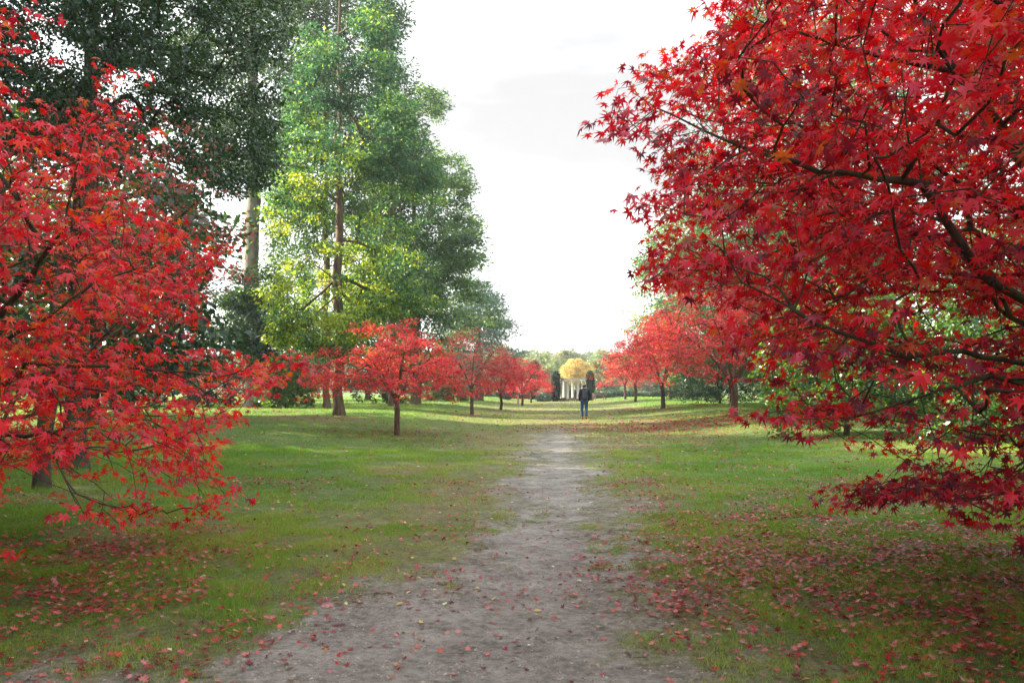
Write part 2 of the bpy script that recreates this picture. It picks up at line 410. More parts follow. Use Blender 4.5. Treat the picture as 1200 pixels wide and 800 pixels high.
def leaf_cloud(P, T, Nn, S, tmpl, rnd):
    tv, tf = tmpl; n = len(P); k = len(tv)
    Nn = nrm(Nn); T = nrm(T-(T*Nn).sum(1, keepdims=True)*Nn); X = np.cross(T, Nn)
    # each leaf gets its own curl and lobe wobble
    cz = (.2+1.9*rng.random((n, 1, 1)))
    W = tv[None, :, 0:1]*X[:, None, :]+tv[None, :, 1:2]*T[:, None, :]+cz*tv[None, :, 2:3]*Nn[:, None, :]
    V = (P[:, None, :]+W*S[:, None, None]).reshape(-1, 3)
    F = (tf[None]+(np.arange(n)*k)[:, None, None]).reshape(-1, tf.shape[1])
    return V, F, np.repeat(rnd, len(tf))

# fallen leaves -------------------------------------------------
def litter(n, y0, y1, tmpl, s, thr, stand=.12):
    x, y = frustum_points(n, y0, y1)
    k = rng.random(len(x)) < litter_density(x, y)*thr*(1-.78*dirt_mask(x, y))
    x, y = x[k], y[k]; m = len(x)
    z = ground(x, y)+.010+(.008+.04*rng.random(m))*(1-dirt_mask(x, y))
    P = np.stack([x, y, z], 1)
    a = rng.random(m)*2*np.pi; T = np.stack([np.cos(a), np.sin(a), 0*a], 1)
    Nn = np.stack([rng.normal(0, .33, m), rng.normal(0, .33, m), np.ones(m)], 1)
    S = s*(.45+.7*rng.random(m))
    return leaf_cloud(P, T, Nn, S, tmpl, np.clip(rng.random(m)*.9, 0, 1))
def fallen(name, parts, label):
    vs, fs, cs = [], [], []; off = 0
    for v, f, c in parts: vs.append(v); fs.append(f+off); cs.append(c); off += len(v)
    o = link(name, np_mesh(name, np.concatenate(vs), np.concatenate(fs), {'rnd': np.concatenate(cs)}), M['litter'])
    props(o, label, 'fallen leaves', kind='stuff')
fallen('fallen_maple_leaves', [litter(44000, 3.6, 8.6, STAR7F, .039, 1.0), litter(60000, 8.6, 15, STAR5, .040, 1.0), litter(60000, 15, 34, STAR3, .055, .8),
                                 litter(60000, 30, 60, LEAF1, .13, .7)],
       'red and pink fallen maple leaves scattered over lawn and path')
def pale_litter(n, y0, y1, s):
    x, y = frustum_points(n, y0, y1); m = len(x)
    P = np.stack([x, y, ground(x, y)+.015+.01*rng.random(m)], 1)
    a = rng.random(m)*2*np.pi
    return leaf_cloud(P, np.stack([np.cos(a), np.sin(a), 0*a], 1), np.stack([rng.normal(0, .25, m), rng.normal(0, .25, m), np.ones(m)], 1),
                      s*(.5+.8*rng.random(m)), LEAF1, .9+.1*rng.random(m))
fallen('fallen_pale_leaves', [pale_litter(800, 3.6, 12, .055), pale_litter(700, 12, 26, .07)], 'small pale yellow and cream oval leaves lying on the path and lawn')

# ------------------------------------------------------------------ tree growing
def polyline(pts, step):
    out = [np.array(pts[0], float)]
    for a, b in zip(pts[:-1], pts[1:]):
        a, b = np.array(a, float), np.array(b, float)
        n = max(1, int(round(np.linalg.norm(b-a)/step)))
        for k in range(1, n+1): out.append(a+(b-a)*k/n)
    return out

def grow(limbs, tips, step=.3, wig=.12, sag=.0, kpath=.25, lift=.0):
    """limbs: list of (parent_limb, polyline). tips: (n,3). returns nodes, parent, tipnode"""
    nodes, par, plen = [], [], []
    limb_nodes = []
    for pl, pts in limbs:
        pp = polyline(pts, step)
        ids = []
        if pl is None: prev = -1
        else:
            d = [np.linalg.norm(nodes[i]-pp[0]) for i in limb_nodes[pl]]; prev = limb_nodes[pl][int(np.argmin(d))]; pp = pp[1:]
        for q in pp:
            q = q+rng.normal(0, wig*.25*step, 3)
            nodes.append(q); par.append(prev); plen.append(0 if prev < 0 else plen[prev]+np.linalg.norm(q-nodes[prev]))
            prev = len(nodes)-1; ids.append(prev)
        limb_nodes.append(ids)
    base = np.array(nodes[0])
    cap = len(nodes)+len(tips)*40
    A = np.zeros((cap, 3)); PL = np.zeros(cap); A[:len(nodes)] = nodes; PL[:len(nodes)] = plen; P = list(par); n = len(nodes)
    minz = base[2]+.25*(max(q[2] for q in nodes)-base[2]) if len(nodes) > 2 else -1e9
    pen = np.zeros(cap); pen[:n] = np.where(A[:n, 2] < minz, 1e3, 0)
    axis = A[:n][pen[:n] < 1]
    dist = np.array([np.min(np.linalg.norm(axis-t, axis=1)) for t in tips]); order = np.argsort(dist)
    tipnode = np.zeros(len(tips), int)
    for ti in order:
        t = tips[ti]
        d = np.linalg.norm(A[:n]-t, axis=1)+kpath*PL[:n]+pen[:n]
        # prefer attaching below/inside
        d = d+.5*np.maximum(0, A[:n, 2]-t[2])*(lift)
        j = int(np.argmin(d)); a = A[j]; L_ = np.linalg.norm(t-a)
        m = max(1, min(38, int(round(L_/step)))); prev = j
        side = rng.normal(0, 1, 3)*wig*L_*.35; side[2] += L_*sag
        for k in range(1, m+1):
            u = k/m; q = a+(t-a)*u+side*math.sin(math.pi*u)+(rng.normal(0, .03*step, 3) if k < m else 0)
            A[n] = q; PL[n] = PL[prev]+np.linalg.norm(q-A[prev]); P.append(prev); prev = n; n += 1
        tipnode[ti] = prev
    return A[:n], np.array(P), tipnode

def tube_mesh(name, A, P, r_base, r_tip, flare=1.25, expo=None, smooth=True):
    n = len(A)
    cnt = np.zeros(n)
    child = [[] for _ in range(n)]
    for i in range(n-1, -1, -1):
        if not child[i]: cnt[i] = 1
        if P[i] >= 0: child[P[i]].append(i); cnt[P[i]] += cnt[i]
    tot = cnt[0]; e = expo or math.log(r_base/r_tip)/math.log(max(tot, 2))
    r = r_tip*cnt**e
    # keep the bole from being a cylinder
    V, F = [], []
    def emit(chain):
        rad = r[chain].copy(); pts = A[chain]
        if len(chain) > 1 and P[chain[0]] != -1 : rad[0] = min(rad[0], rad[1]*1.15)
        if chain[0] == 0:
            z0 = pts[0][2]; rad = rad*(1+(flare-1)*np.exp(-(pts[:, 2]-z0)/(r_base*2.2)))
        k = 10 if rad[0] > .12 else 7 if rad[0] > .04 else 5 if rad[0] > .012 else 3
        tan = np.gradient(pts, axis=0) if len(pts) > 2 else np.repeat((pts[-1]-pts[0])[None], len(pts), 0)
        tan = nrm(tan)
        u = np.cross(tan[0], (0, 0, 1.0) if abs(tan[0][2]) < .9 else (1.0, 0, 0)); u /= np.linalg.norm(u)
        b0 = len(V)
        for i in range(len(pts)):
            u = u-tan[i]*np.dot(u, tan[i]); u /= max(np.linalg.norm(u), 1e-9); w = np.cross(tan[i], u)
            for q in range(k):
                a = 2*math.pi*q/k; V.append(pts[i]+(u*math.cos(a)+w*math.sin(a))*rad[i]*(1 if k < 10 else 1+.10*math.sin(3*a+i*.2)))
        for i in range(len(pts)-1):
            for q in range(k):
                F.append((b0+i*k+q, b0+i*k+(q+1) % k, b0+(i+1)*k+(q+1) % k, b0+(i+1)*k+q))
    stack = [[0]]
    while stack:
        ch = stack.pop(); cur = ch[-1]
        while child[cur]:
            kids = sorted(child[cur], key=lambda c: -cnt[c])
            for o_ in kids[1:]: stack.append([cur, o_])
            cur = kids[0]; ch.append(cur)
        if len(ch) > 1: emit(ch)
    return np_mesh(name, np.array(V), np.array(F), smooth=smooth)

def cluster_leaves(tips, outdir, per, rad, flat, size, tmpl, hue, droop=.3, up=1.0, jit=.6, spread_out=0.0, hue_sd=.22):
    """per leaves round each tip"""
    n = len(tips); m = n*per
    P0 = np.repeat(tips, per, 0); O = np.repeat(outdir, per, 0); H = np.repeat(hue, per)
    off = rng.normal(0, 1, (m, 3)); off = nrm(off)*(rng.random((m, 1))**.5)*rad; off[:, 2] *= flat
    off += O*spread_out*(rng.random((m, 1))-.6)
    P = P0+off
    T = nrm(off+O*.5*rad+rng.normal(0, .3*rad, (m, 3))); T[:, 2] -= droop
    Nn = rng.normal(0, jit, (m, 3)); Nn[:, 2] += up
    Nn += O*.25
    S = size*(.55+.65*rng.random(m))
    rnd = np.clip(H+rng.normal(0, hue_sd, m), 0, 1)
    return leaf_cloud(P, T, Nn, S, tmpl, rnd)

def outward(tips, c):
    o = tips-np.array(c)[None]; o[:, 2] *= .3
    return nrm(o)

def make_tree(name, label, cat, base, limbs, tips, leafmat, barkmat, per, rad, flat, size, tmpl, r_base, r_tip=.004,
              group=None, step=.3, wig=.15, sag=0, kpath=.25, lift=0, droop=.3, up=1.0, jit=.6, spread=0, centre=None, huescale=.35,
              hue_sd=.2, hue_mid=.5, name_trunk='trunk', name_crown='crown', leafsel=None, flare=1.25):
    base = np.array(base, float)
    A, P, tn = grow(limbs, tips, step, wig, sag, kpath, lift)
    t = root(name, tuple(base), label, cat, group)
    me = tube_mesh(name_trunk, A-base, P, r_base, r_tip, flare=flare)
    tr = link(name_trunk, me, barkmat, t)
    lt = tips if leafsel is None else tips[leafsel]
    c = centre if centre is not None else tips.mean(0)
    hue = (hue_mid(lt) if callable(hue_mid) else hue_mid)+huescale*2*(fbm(lt[:, 0]*1.3, lt[:, 1]*1.3, lt[:, 2]*1.3, 91, 2)-.5)
    v, f, r_ = cluster_leaves(lt, outward(lt, c), per, rad, flat, size, tmpl, hue, droop, up, jit, spread, hue_sd)
    link(name_crown, np_mesh(name_crown, v-base, f, {'rnd': r_}), leafmat, t)
    return t

def in_poly(px, py, poly):
    inside = np.zeros(len(px), bool); n = len(poly)
    for i in range(n):
        x0, y0 = poly[i]; x1, y1 = poly[(i+1) % n]
        c = ((y0 > py) != (y1 > py)) & (px < (x1-x0)*(py-y0)/(y1-y0+1e-12)+x0)
        inside ^= c
    return inside

def ellipsoid(n, c, r, seed_scale=.5, thr=.42, zmin=None, shell=.0, nseed=1):
    out = np.zeros((0, 3))
    while len(out) < n:
        q = rng.uniform(-1, 1, (n*6, 3)); d = np.linalg.norm(q, axis=1)
        q = q[(d < 1) & (d > shell*rng.random(len(d)))]
        p = np.array(c)+q*np.array(r)
        k = fbm(p[:, 0]*seed_scale, p[:, 1]*seed_scale, p[:, 2]*seed_scale*2.2, nseed, 2) > thr
        if zmin is not None: k &= p[:, 2] > zmin
        out = np.concatenate([out, p[k]])
    return out[:n]

def dome(n, c, rx, z0, z1, lean=0, nseed=1, ss=.6, thr=.42, under=.25, droop_edge=.8):
    """umbrella crown of a Japanese maple: c = (x,y), between z0 (rim) and z1 (top), hollow underneath"""
    out = np.zeros((0, 3))
    while len(out) < n:
        a = rng.random(n*4)*2*np.pi; rr = np.sqrt(rng.random(n*4))
        wob = 1+.12*np.sin(a*3+nseed)+.07*np.sin(a*5+nseed*2.1)
        top = z0+(z1-z0)*np.sqrt(np.clip(1-(rr**2.0), 0, 1))
        bot = z0+(z1-z0)*under*(1-rr**2)
        bot = bot-droop_edge*rr**2*.25*(z1-z0)*rng.random(len(rr))
        z = bot+(top-bot)*rng.random(len(rr))**.75
        p = np.stack([c[0]+np.cos(a)*rr*rx*wob+lean*(z-z0), c[1]+np.sin(a)*rr*rx*wob, z], 1)
        k = fbm(p[:, 0]*ss, p[:, 1]*ss, p[:, 2]*ss*2.6, nseed, 2) > thr
        out = np.concatenate([out, p[k]])
    return out[:n]

def column(n, x, y, prof, nseed=1, ss=.45, thr=.4, shell=.35, lean=0):
    """tall crown: prof = [(z, radius)...]"""
    zs = [p[0] for p in prof]; rs = [p[1] for p in prof]; out = np.zeros((0, 3))
    rmax = max(rs)
    while len(out) < n:
        z = rng.uniform(zs[0], zs[-1], n*6); r = np.interp(z, zs, rs)
        z_k = rng.random(len(z)) < (r/rmax)**1.3+.04
        z, r = z[z_k], r[z_k]
        a = rng.random(len(z))*2*np.pi
        lob = 1+.22*np.sin(a*3+z*.9+nseed)+.16*np.sin(a*5-z*1.7+nseed*3)
        rr = r*lob*(shell+(1-shell)*rng.random(len(z)))**.7
        p = np.stack([x+np.cos(a)*rr+lean*(z-zs[0]), y+np.sin(a)*rr, z-.12*rr], 1)
        k = fbm(p[:, 0]*ss, p[:, 1]*ss, p[:, 2]*ss*1.8, nseed+7, 2) > thr
        out = np.concatenate([out, p[k]])
    return out[:n]

def at(px, py, Y): return np.array([(px-HX)/FPX*Y, Y, CAMZ+(HY-py)/FPX*Y])
def proj(p): return HX+FPX*p[:, 0]/p[:, 1], HY-FPX*(p[:, 2]-CAMZ)/p[:, 1]

def shaped(gen, n, poly, mindist=2.6, soft=None, zfloor=.35, edge=0):
    """keep crown tips that are out of the picture, or inside the crown's outline in it"""
    out = np.zeros((0, 3))
    it = 0
    while len(out) < n and it < 60:
        it += 1
        p = gen(); p = p[(p[:, 1] > -8)]
        yy = np.maximum(p[:, 1], .2); q = np.stack([p[:, 0], yy, p[:, 2]], 1); px, py = proj(q)
        infr = (p[:, 1] > .3) & (px > -10) & (px < 1210) & (py > -320) & (py < 810)
        k = (~infr) | in_poly(px, py, poly)
        k &= np.linalg.norm(p-np.array([0, 0, CAMZ]), axis=1) > mindist
        k &= p[:, 2] > zfloor
        if soft is not None:
            prob = soft(px, py, p); k &= (~infr) | (rng.random(len(px)) < prob)
        out = np.concatenate([out, p[k]])
    return out[:n]

def bare_tips(n, gen): return gen(n)

print('setup', time.time()-T0)
# ------------------------------------------------------------------ foreground maple, left
LX, LY = -5.2, 7.6
lz = gz(LX, LY)
polyL = [(-20, -340), (40, -340), (90, -120), (70, -20), (60, 60), (96, 84), (160, 56), (236, 54), (262, 76), (226, 100), (165, 118), (172, 190), (150, 232), (196, 262), (250, 285), (292, 292), (288, 318), (228, 332), (236, 372), (214, 398),
         (258, 412), (300, 424), (330, 412), (356, 400), (352, 430), (318, 456), (276, 470), (284, 492), (250, 512), (244, 545), (276, 572), (262, 600), (236, 636),
         (200, 640), (168, 648), (128, 622), (92, 606), (84, 566), (60, 548), (20, 540), (-20, 560)]
def genL():
    q = rng.uniform(-1, 1, (9000, 3)); d = np.linalg.norm(q, axis=1); q = q[(d < 1) & (d > .45*rng.random(len(d)))]
    p = np.array([LX, LY-.2, 2.6])+q*np.array([3.9, 3.9, 3.6])
    k = fbm(p[:, 0]*1.0, p[:, 1]*1.0, p[:, 2]*2.4, 12, 2) > .44
    return p[k]
holesL = [(192, 395, 52, 30), (30, 300, 40, 22), (90, 240, 26, 16), (235, 350, 20, 12), (120, 560, 36, 22), (150, 215, 30, 22), (60, 90, 50, 30), (110, 400, 20, 14)]
def softL(px, py, p):
    pr = (.07+.78*sstep(py, 70, 290))*np.where(py > 520, 1.35, 1.0)
    for hx, hy, hw, hh in holesL: pr = pr*(1-.97*np.exp(-(((px-hx)/hw)**2+((py-hy)/hh)**2)))
    return pr*np.where((p[:, 1] > 9.5) | (p[:, 1] < 3.8), .45, 1)
tipsL = shaped(genL, 5400, polyL, 2.9, softL, .22)
limbsL = [(None, [(LX-.25, LY, lz-.15), (LX-.1, LY, .7), (LX-.02, LY, 1.3)]),
          (0, [(LX-.02, LY, 1.3), (LX+.45, LY-.15, 1.9), tuple(at(20, 345, 6.9)), tuple(at(75, 268, 6.4)), tuple(at(100, 150, 6.0)), tuple(at(165, 92, 5.7)), tuple(at(235, 76, 5.5))]),
          (0, [(LX-.02, LY, 1.3), (LX+.3, LY-.7, 1.7), tuple(at(40, 385, 6.0)), tuple(at(110, 330, 5.6)), tuple(at(210, 300, 5.4))]),
          (0, [(LX-.1, LY, .95), (LX+.6, LY-.8, 1.25), tuple(at(30, 510, 6.0)), tuple(at(110, 500, 5.6)), tuple(at(200, 560, 5.2))]),
          (0, [(LX-.1, LY, .95), (LX+.5, LY-1.1, 1.15), tuple(at(10, 545, 5.6)), tuple(at(70, 572, 5.3)), tuple(at(150, 600, 5.0))]),
          (0, [(LX-.02, LY, 1.3), (LX+.7, LY+.2, 1.7), tuple(at(30, 425, 7.0)), tuple(at(140, 430, 6.6)), tuple(at(260, 440, 6.2)), tuple(at(330, 425, 6.0))]),
          (0, [(LX-.02, LY, 1.3), (LX-.3, LY+.6, 2.3), (LX-.2, LY+1.6, 3.6), (LX+.3, LY+2.0, 5.0)]),
          (0, [(LX-.02, LY, 1.3), (LX-.6, LY-.5, 2.4), (LX-1.2, LY-1.2, 3.8), (LX-1.6, LY-1.6, 5.0)])]
make_tree('japanese_maple', 'large bright red maple nearest the camera on the left, its boughs drooping to the lawn', 'tree', (LX-.25, LY, lz), limbsL, tipsL,
          M['red'], M['bark_dark'], 8, .24, .26, .058, STAR7, .12, .003, step=.16, wig=.14, kpath=.3, droop=.55, up=.9, jit=.5, centre=(LX, LY, 2.2), huescale=.6, hue_sd=.26,
          group='foreground maples', hue_mid=.52)
print('L', len(tipsL), time.time()-T0)

# ------------------------------------------------------------------ foreground maple, right
RX, RY = 4.7, 6.6
rz_ = gz(RX, RY)
polyR = [(1230, -340), (1000, -340), (930, -200), (864, -20), (846, 8), (858, 40), (800, 52), (762, 58), (738, 92), (706, 118), (702, 140), (736, 172), (776, 186), (752, 214), (742, 246), (760, 262), (778, 250),
         (766, 300), (758, 332), (770, 344), (830, 352), (862, 372), (866, 412), (900, 452), (886, 482), (912, 510), (944, 516), (960, 498), (990, 528), (1020, 524), (1060, 536), (1092, 552),
         (1010, 562), (976, 574), (960, 596), (985, 606), (1040, 606), (1084, 580), (1100, 600), (1140, 614), (1230, 616)]
def genR():
    q = rng.uniform(-1, 1, (9000, 3)); d = np.linalg.norm(q, axis=1); q = q[(d < 1) & (d > .45*rng.random(len(d)))]
    p = np.array([RX-.3, RY-.5, 3.1])+q*np.array([4.2, 4.0, 3.6])
    k = fbm(p[:, 0]*1.0, p[:, 1]*1.0, p[:, 2]*2.4, 23, 2) > .42
    return p[k]
holesR = [(1110, 400, 62, 40), (1060, 455, 34, 24), (1040, 505, 44, 18), (1120, 255, 18, 13), (985, 545, 40, 14), (930, 440, 30, 22), (1140, 530, 50, 18), (1150, 470, 36, 22), (880, 260, 16, 12)]
def softR(px, py, p):
    pr = np.where((px < 800) & (py < 190), .6, 1.0)
    for hx, hy, hw, hh in holesR: pr = pr*(1-.97*np.exp(-(((px-hx)/hw)**2+((py-hy)/hh)**2)))
    pr = pr*(1-.45*sstep(py, 380, 440)*(1-sstep(py, 520, 560)))
    return pr*np.where((p[:, 1] > 9.2) | (p[:, 1] < 3.0), .5, 1)
tipsR = shaped(genR, 8600, polyR, 3.1, softR, .5)
limbsR = [(None, [(RX+.15, RY, rz_-.15), (RX+.05, RY, .7), (RX, RY, 1.35)]),
          (0, [(RX, RY, 1.35), (RX-.35, RY-.35, 1.9), tuple(at(1190, 345, 5.9)), tuple(at(1150, 320, 5.6)), tuple(at(1080, 215, 5.2)), tuple(at(960, 200, 5.0)), tuple(at(850, 165, 4.9)), tuple(at(740, 110, 4.8))]),
          (0, [(RX, RY, 1.35), (RX-.5, RY-.7, 1.75), tuple(at(1195, 425, 5.2)), tuple(at(1130, 412, 5.0)), tuple(at(1060, 415, 4.8)), tuple(at(960, 380, 4.7)), tuple(at(870, 330, 4.6))]),
          (0, [(RX, RY, 1.2), (RX-.5, RY-.9, 1.45), tuple(at(1160, 440, 5.0)), tuple(at(1080, 465, 4.7)), tuple(at(1000, 490, 4.6)), tuple(at(930, 490, 4.5))]),
          (0, [(RX, RY, 1.0), (RX-.5, RY-1.1, 1.1), tuple(at(1180, 560, 4.9)), tuple(at(1080, 570, 4.7)), tuple(at(990, 588, 4.6))]),
          (0, [(RX, RY, 1.35), (RX-.3, RY-.2, 2.4), tuple(at(1175, 150, 6.0)), tuple(at(1120, 85, 5.8)), tuple(at(1010, 60, 5.6)), tuple(at(900, 30, 5.5))]),
          (0, [(RX, RY, 1.35), (RX+.4, RY+.6, 2.6), (RX+.5, RY+1.4, 3.9), (RX+.2, RY+1.8, 5.2)]),
          (0, [(RX, RY, 1.35), (RX+.6, RY-.6, 2.5), (RX+1.1, RY-1.4, 3.9), (RX+1.3, RY-1.8, 5.0)])]
make_tree('japanese_maple', 'large crimson maple nearest the camera on the right, dark branches reaching over the path', 'tree', (RX+.15, RY, rz_), limbsR, tipsR,
          M['wine'], M['bark_dark'], 9, .25, .26, .064, STAR7, .13, .003, step=.16, wig=.14, kpath=.3, droop=.7, up=.8, jit=.5, centre=(RX, RY, 2.4), huescale=.6, hue_sd=.26,
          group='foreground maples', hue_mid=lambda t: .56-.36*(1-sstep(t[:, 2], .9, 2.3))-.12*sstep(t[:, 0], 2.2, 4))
print('R', len(tipsR), time.time()-T0)

# thin withered maple behind the left one
def genW():
    return ellipsoid(2500, (-6.0, 13.4, 3.4), (3.0, 2.6, 2.6), .9, .45, nseed=33)
polyW = [(-10, 60), (160, 55), (250, 75), (262, 150), (262, 215), (300, 270), (286, 330), (220, 380), (160, 400), (-10, 420)]
tipsW = shaped(genW, 620, polyW, 3, None, .8)
limbsW = [(None, [(-7.4, 13.4, gz(-7.4, 13.4)-.1), (-7.35, 13.4, .9), (-7.2, 13.4, 1.6)]),
          (0, [(-7.2, 13.4, 1.6), (-6.6, 13.3, 2.6), (-5.8, 13.2, 3.6), (-4.6, 13.0, 4.6)]), (0, [(-7.2, 13.4, 1.6), (-6.2, 13.1, 2.2), (-4.7, 12.9, 3.1)]),
          (0, [(-7.2, 13.4, 1.6), (-7.4, 13.8, 3.2), (-7.2, 14, 5.0)])]
make_tree('japanese_maple', 'thin maple with withered pinkish leaves on bare twigs, behind the left foreground maple', 'tree', (-7.4, 13.4, gz(-7.4, 13.4)), limbsW, tipsW,
          M['dull'], M['bark_dark'], 9, .26, .5, .042, STAR5, .12, .003, step=.25, wig=.2, kpath=.2, droop=.9, up=.3, jit=.8, centre=(-7, 13.4, 2))

# ------------------------------------------------------------------ rows of red maples
def row_maple(x, y, h, rx, n, per, size, tmpl, label, group, mat='coral', r=.12, z0=1.7, lean=0, nseed=1, thr=.42, rad=.3, skew=0, tip=.006, sp=1.0, under=.25, huemid=.5, cx=None):
    g = gz(x, y)
    c = (x+skew, y)
    tips = dome(n, c, rx, g+z0, g+h, lean, nseed, .85, thr+.05, under); r = r*.8
    fork = g+min(1.35, z0*.8)
    limbs = [(None, [(x, y, g-.12), (x+.02, y, g+.7), (x-.02, y, fork)])]
    for k in range(6):
        a = 2*math.pi*(k/6)+nseed; e = .55
        limbs.append((0, [(x-.02, y, fork), (x+skew*.2+math.cos(a)*rx*.2, y+math.sin(a)*rx*.2, fork+.28*(h-fork+g)), (x+skew*.6+math.cos(a)*rx*e, y+math.sin(a)*rx*e, fork+.6*(h+g-fork))]))
    return make_tree('japanese_maple', label, 'tree', (x, y, g), limbs, tips, M[mat], M['bark_red'], per, rad, .4, size, tmpl, r, tip, step=.3, wig=.16, kpath=.2,
                     droop=.35, up=1.1, jit=.45, centre=(x, y, g+z0), group=group, huescale=.5, hue_sd=.28, hue_mid=huemid)
GL = 'red maples in the row left of the path'; GR = 'red maples in the row right of the path'
row_maple(-3.65, 27, 3.75, 2.55, 620, 22, .062, STAR5, 'nearest small red maple of the row left of the path, thin dark trunk, domed crown', GL, r=.11, z0=1.35, nseed=4, skew=-.05, rad=.24, under=.2)
row_maple(-2.15, 45.7, 4.7, 2.3, 300, 9, .085, STAR3, 'second maple of the left row, half bare with dull pink leaves on upright twigs', GL, mat='dull', r=.12, z0=1.9, nseed=8, rad=.34, thr=.4)
row_maple(-.75, 59, 4.1, 2.05, 340, 18, .10, STAR3, 'third maple of the left row, low coral crown behind the half bare one', GL, r=.12, z0=1.2, nseed=11, rad=.4, huemid=.35)
row_maple(.9, 75, 4.3, 2.4, 270, 18, .13, LEAF1, 'fourth maple of the left row, dusky pink crown by the wooden post', GL, r=.13, z0=1.4, nseed=13, rad=.45, mat='coral', huemid=.25)
row_maple(2.0, 90, 4.0, 2.3, 300, 18, .15, LEAF1, 'farthest maple of the left row, small red crown near the dark conical yew', GL, r=.13, z0=1.2, nseed=17, rad=.5, huemid=.35)
row_maple(9.1, 35, 5.5, 4.3, 1250, 20, .08, STAR3, 'nearest wide spreading red maple of the row right of the path, stout curved trunk', GR, r=.17, z0=1.9, nseed=21, skew=-.4, rad=.3, under=.2, huemid=.42)
row_maple(9.35, 53, 5.9, 3.5, 620, 20, .11, LEAF1, 'second maple of the right row, orange red crown just beyond the stout curved trunk', GR, r=.16, z0=1.9, nseed=24, rad=.45, skew=-.3, huemid=.5)
row_maple(11.0, 76, 6.2, 3.0, 360, 20, .14, LEAF1, 'third maple of the right row, mostly hidden with slim trunk in the shade', GR, r=.15, z0=1.9, nseed=28, rad=.5, huemid=.5)
row_maple(11.9, 90, 5.6, 2.6, 300, 20, .16, LEAF1, 'farthest maple of the right row, its crown edge nearest the walker', GR, r=.15, z0=1.7, nseed=29, rad=.5, huemid=.4)
print('rows', time.time()-T0)

# ------------------------------------------------------------------ tall trees
def tall(name, label, x, y, prof, n, per, size, tmpl, mat, bark, r, rad=.8, flat=.5, nseed=1, top=None, thr=.4, group=None, step=.7, sag=0, lean=0, poly=None, shell=.35,
         droop=.3, up=.7, jit=.7, kpath=.12, ss=.3, spread=0, lift=0, huescale=.5, hue_mid=.45, tip=.012, low=None):
    g = gz(x, y)
    prof = [(z+g, q) for z, q in prof]
    top = (top or prof[-1][0]-g)+g
    tips = column(n, x, y, prof, nseed, ss, thr, shell, lean)
    if poly is not None:
        px, py = proj(tips); infr = (px > -10) & (px < 1210) & (py > -10)
        tips = tips[(~infr) | in_poly(px, py, poly)]
    hh = prof[-1][0]-prof[0][0]
    pts = [(x, y, g-.2)]+[(x+lean*max(0, z-prof[0][0])+.08*math.sin(z*1.3+nseed), y+.08*math.cos(z+nseed), z) for z in np.linspace(g+1, top-.3, 14)]
    return make_tree(name, label, 'tree', (x, y, g), [(None, pts)], tips, M[mat], M[bark], per, rad, flat, size, tmpl, r, tip, group, step=step, wig=.12, sag=sag,
                     kpath=kpath, lift=lift, droop=droop, up=up, jit=jit, spread=spread, centre=(x, y, (prof[0][0]+prof[-1][0])/2), huescale=huescale, hue_sd=.2, hue_mid=hue_mid, flare=1.6)

# A: leafy fresh green tree, sunlit yellow-green of its lower left painted into leaf hue
polyA = [(322, 420), (300, 330), (312, 250), (320, 190), (335, 120), (352, 60), (380, -20), (436, -20), (462, 50), (476, 110), (500, 170), (520, 230), (530, 300), (520, 380), (470, 430), (420, 470), (350, 475), (322, 450)]
tall('hornbeam_tree', 'tall leafy green tree with lower foliage tinted yellow green as if sunlit, behind the nearest left row maple', -7.3, 36,
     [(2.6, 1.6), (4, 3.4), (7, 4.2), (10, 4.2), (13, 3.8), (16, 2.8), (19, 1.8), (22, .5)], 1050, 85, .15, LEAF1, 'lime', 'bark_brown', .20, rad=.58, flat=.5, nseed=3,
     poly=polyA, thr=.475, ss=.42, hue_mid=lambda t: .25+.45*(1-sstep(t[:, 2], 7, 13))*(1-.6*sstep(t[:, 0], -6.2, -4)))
# B: second broad blue green tree
polyB = [(400, 470), (420, 200), (470, 130), (490, 100), (520, 110), (532, 150), (550, 215), (575, 290), (560, 330), (590, 372), (612, 412), (590, 430), (500, 440)]
tall('broad_green_tree', 'tall blue green tree stepping down to the right of the hornbeam, against the sky', -6.6, 58,
     [(3, 3), (6, 5.2), (10, 5.6), (14, 4.6), (18, 3.6), (21, 2.6), (23.4, 1.0)], 1000, 70, .21, LEAF1, 'bluegreen', 'bark_brown', .3, rad=.85, flat=.45, nseed=6, poly=polyB, thr=.47, ss=.3)
# C: conifer behind
tall('fir_tree', 'dark pointed fir rising behind the hornbeam, drooping tips against the sky', -7.3, 52,
     [(5, 3.6), (10, 3.2), (15, 2.6), (20, 1.8), (25, 1.1), (29, .3)], 560, 60, .3, LONG1, 'needle', 'bark_brown', .2, rad=.85, flat=.35, nseed=9, shell=.2, sag=.08, spread=1.4, thr=.38)
# D: conifer left of it
tall('fir_tree', 'green fir seen between the dark evergreen and the hornbeam, high at the top edge', -10.0, 46,
     [(8, 3.0), (12, 3.6), (17, 3.3), (22, 2.4), (27, .4)], 500, 60, .28, LONG1, 'needle', 'bark_brown', .17, rad=.8, flat=.4, nseed=10, shell=.2, sag=.08, spread=1.1, thr=.38, hue_mid=.6)
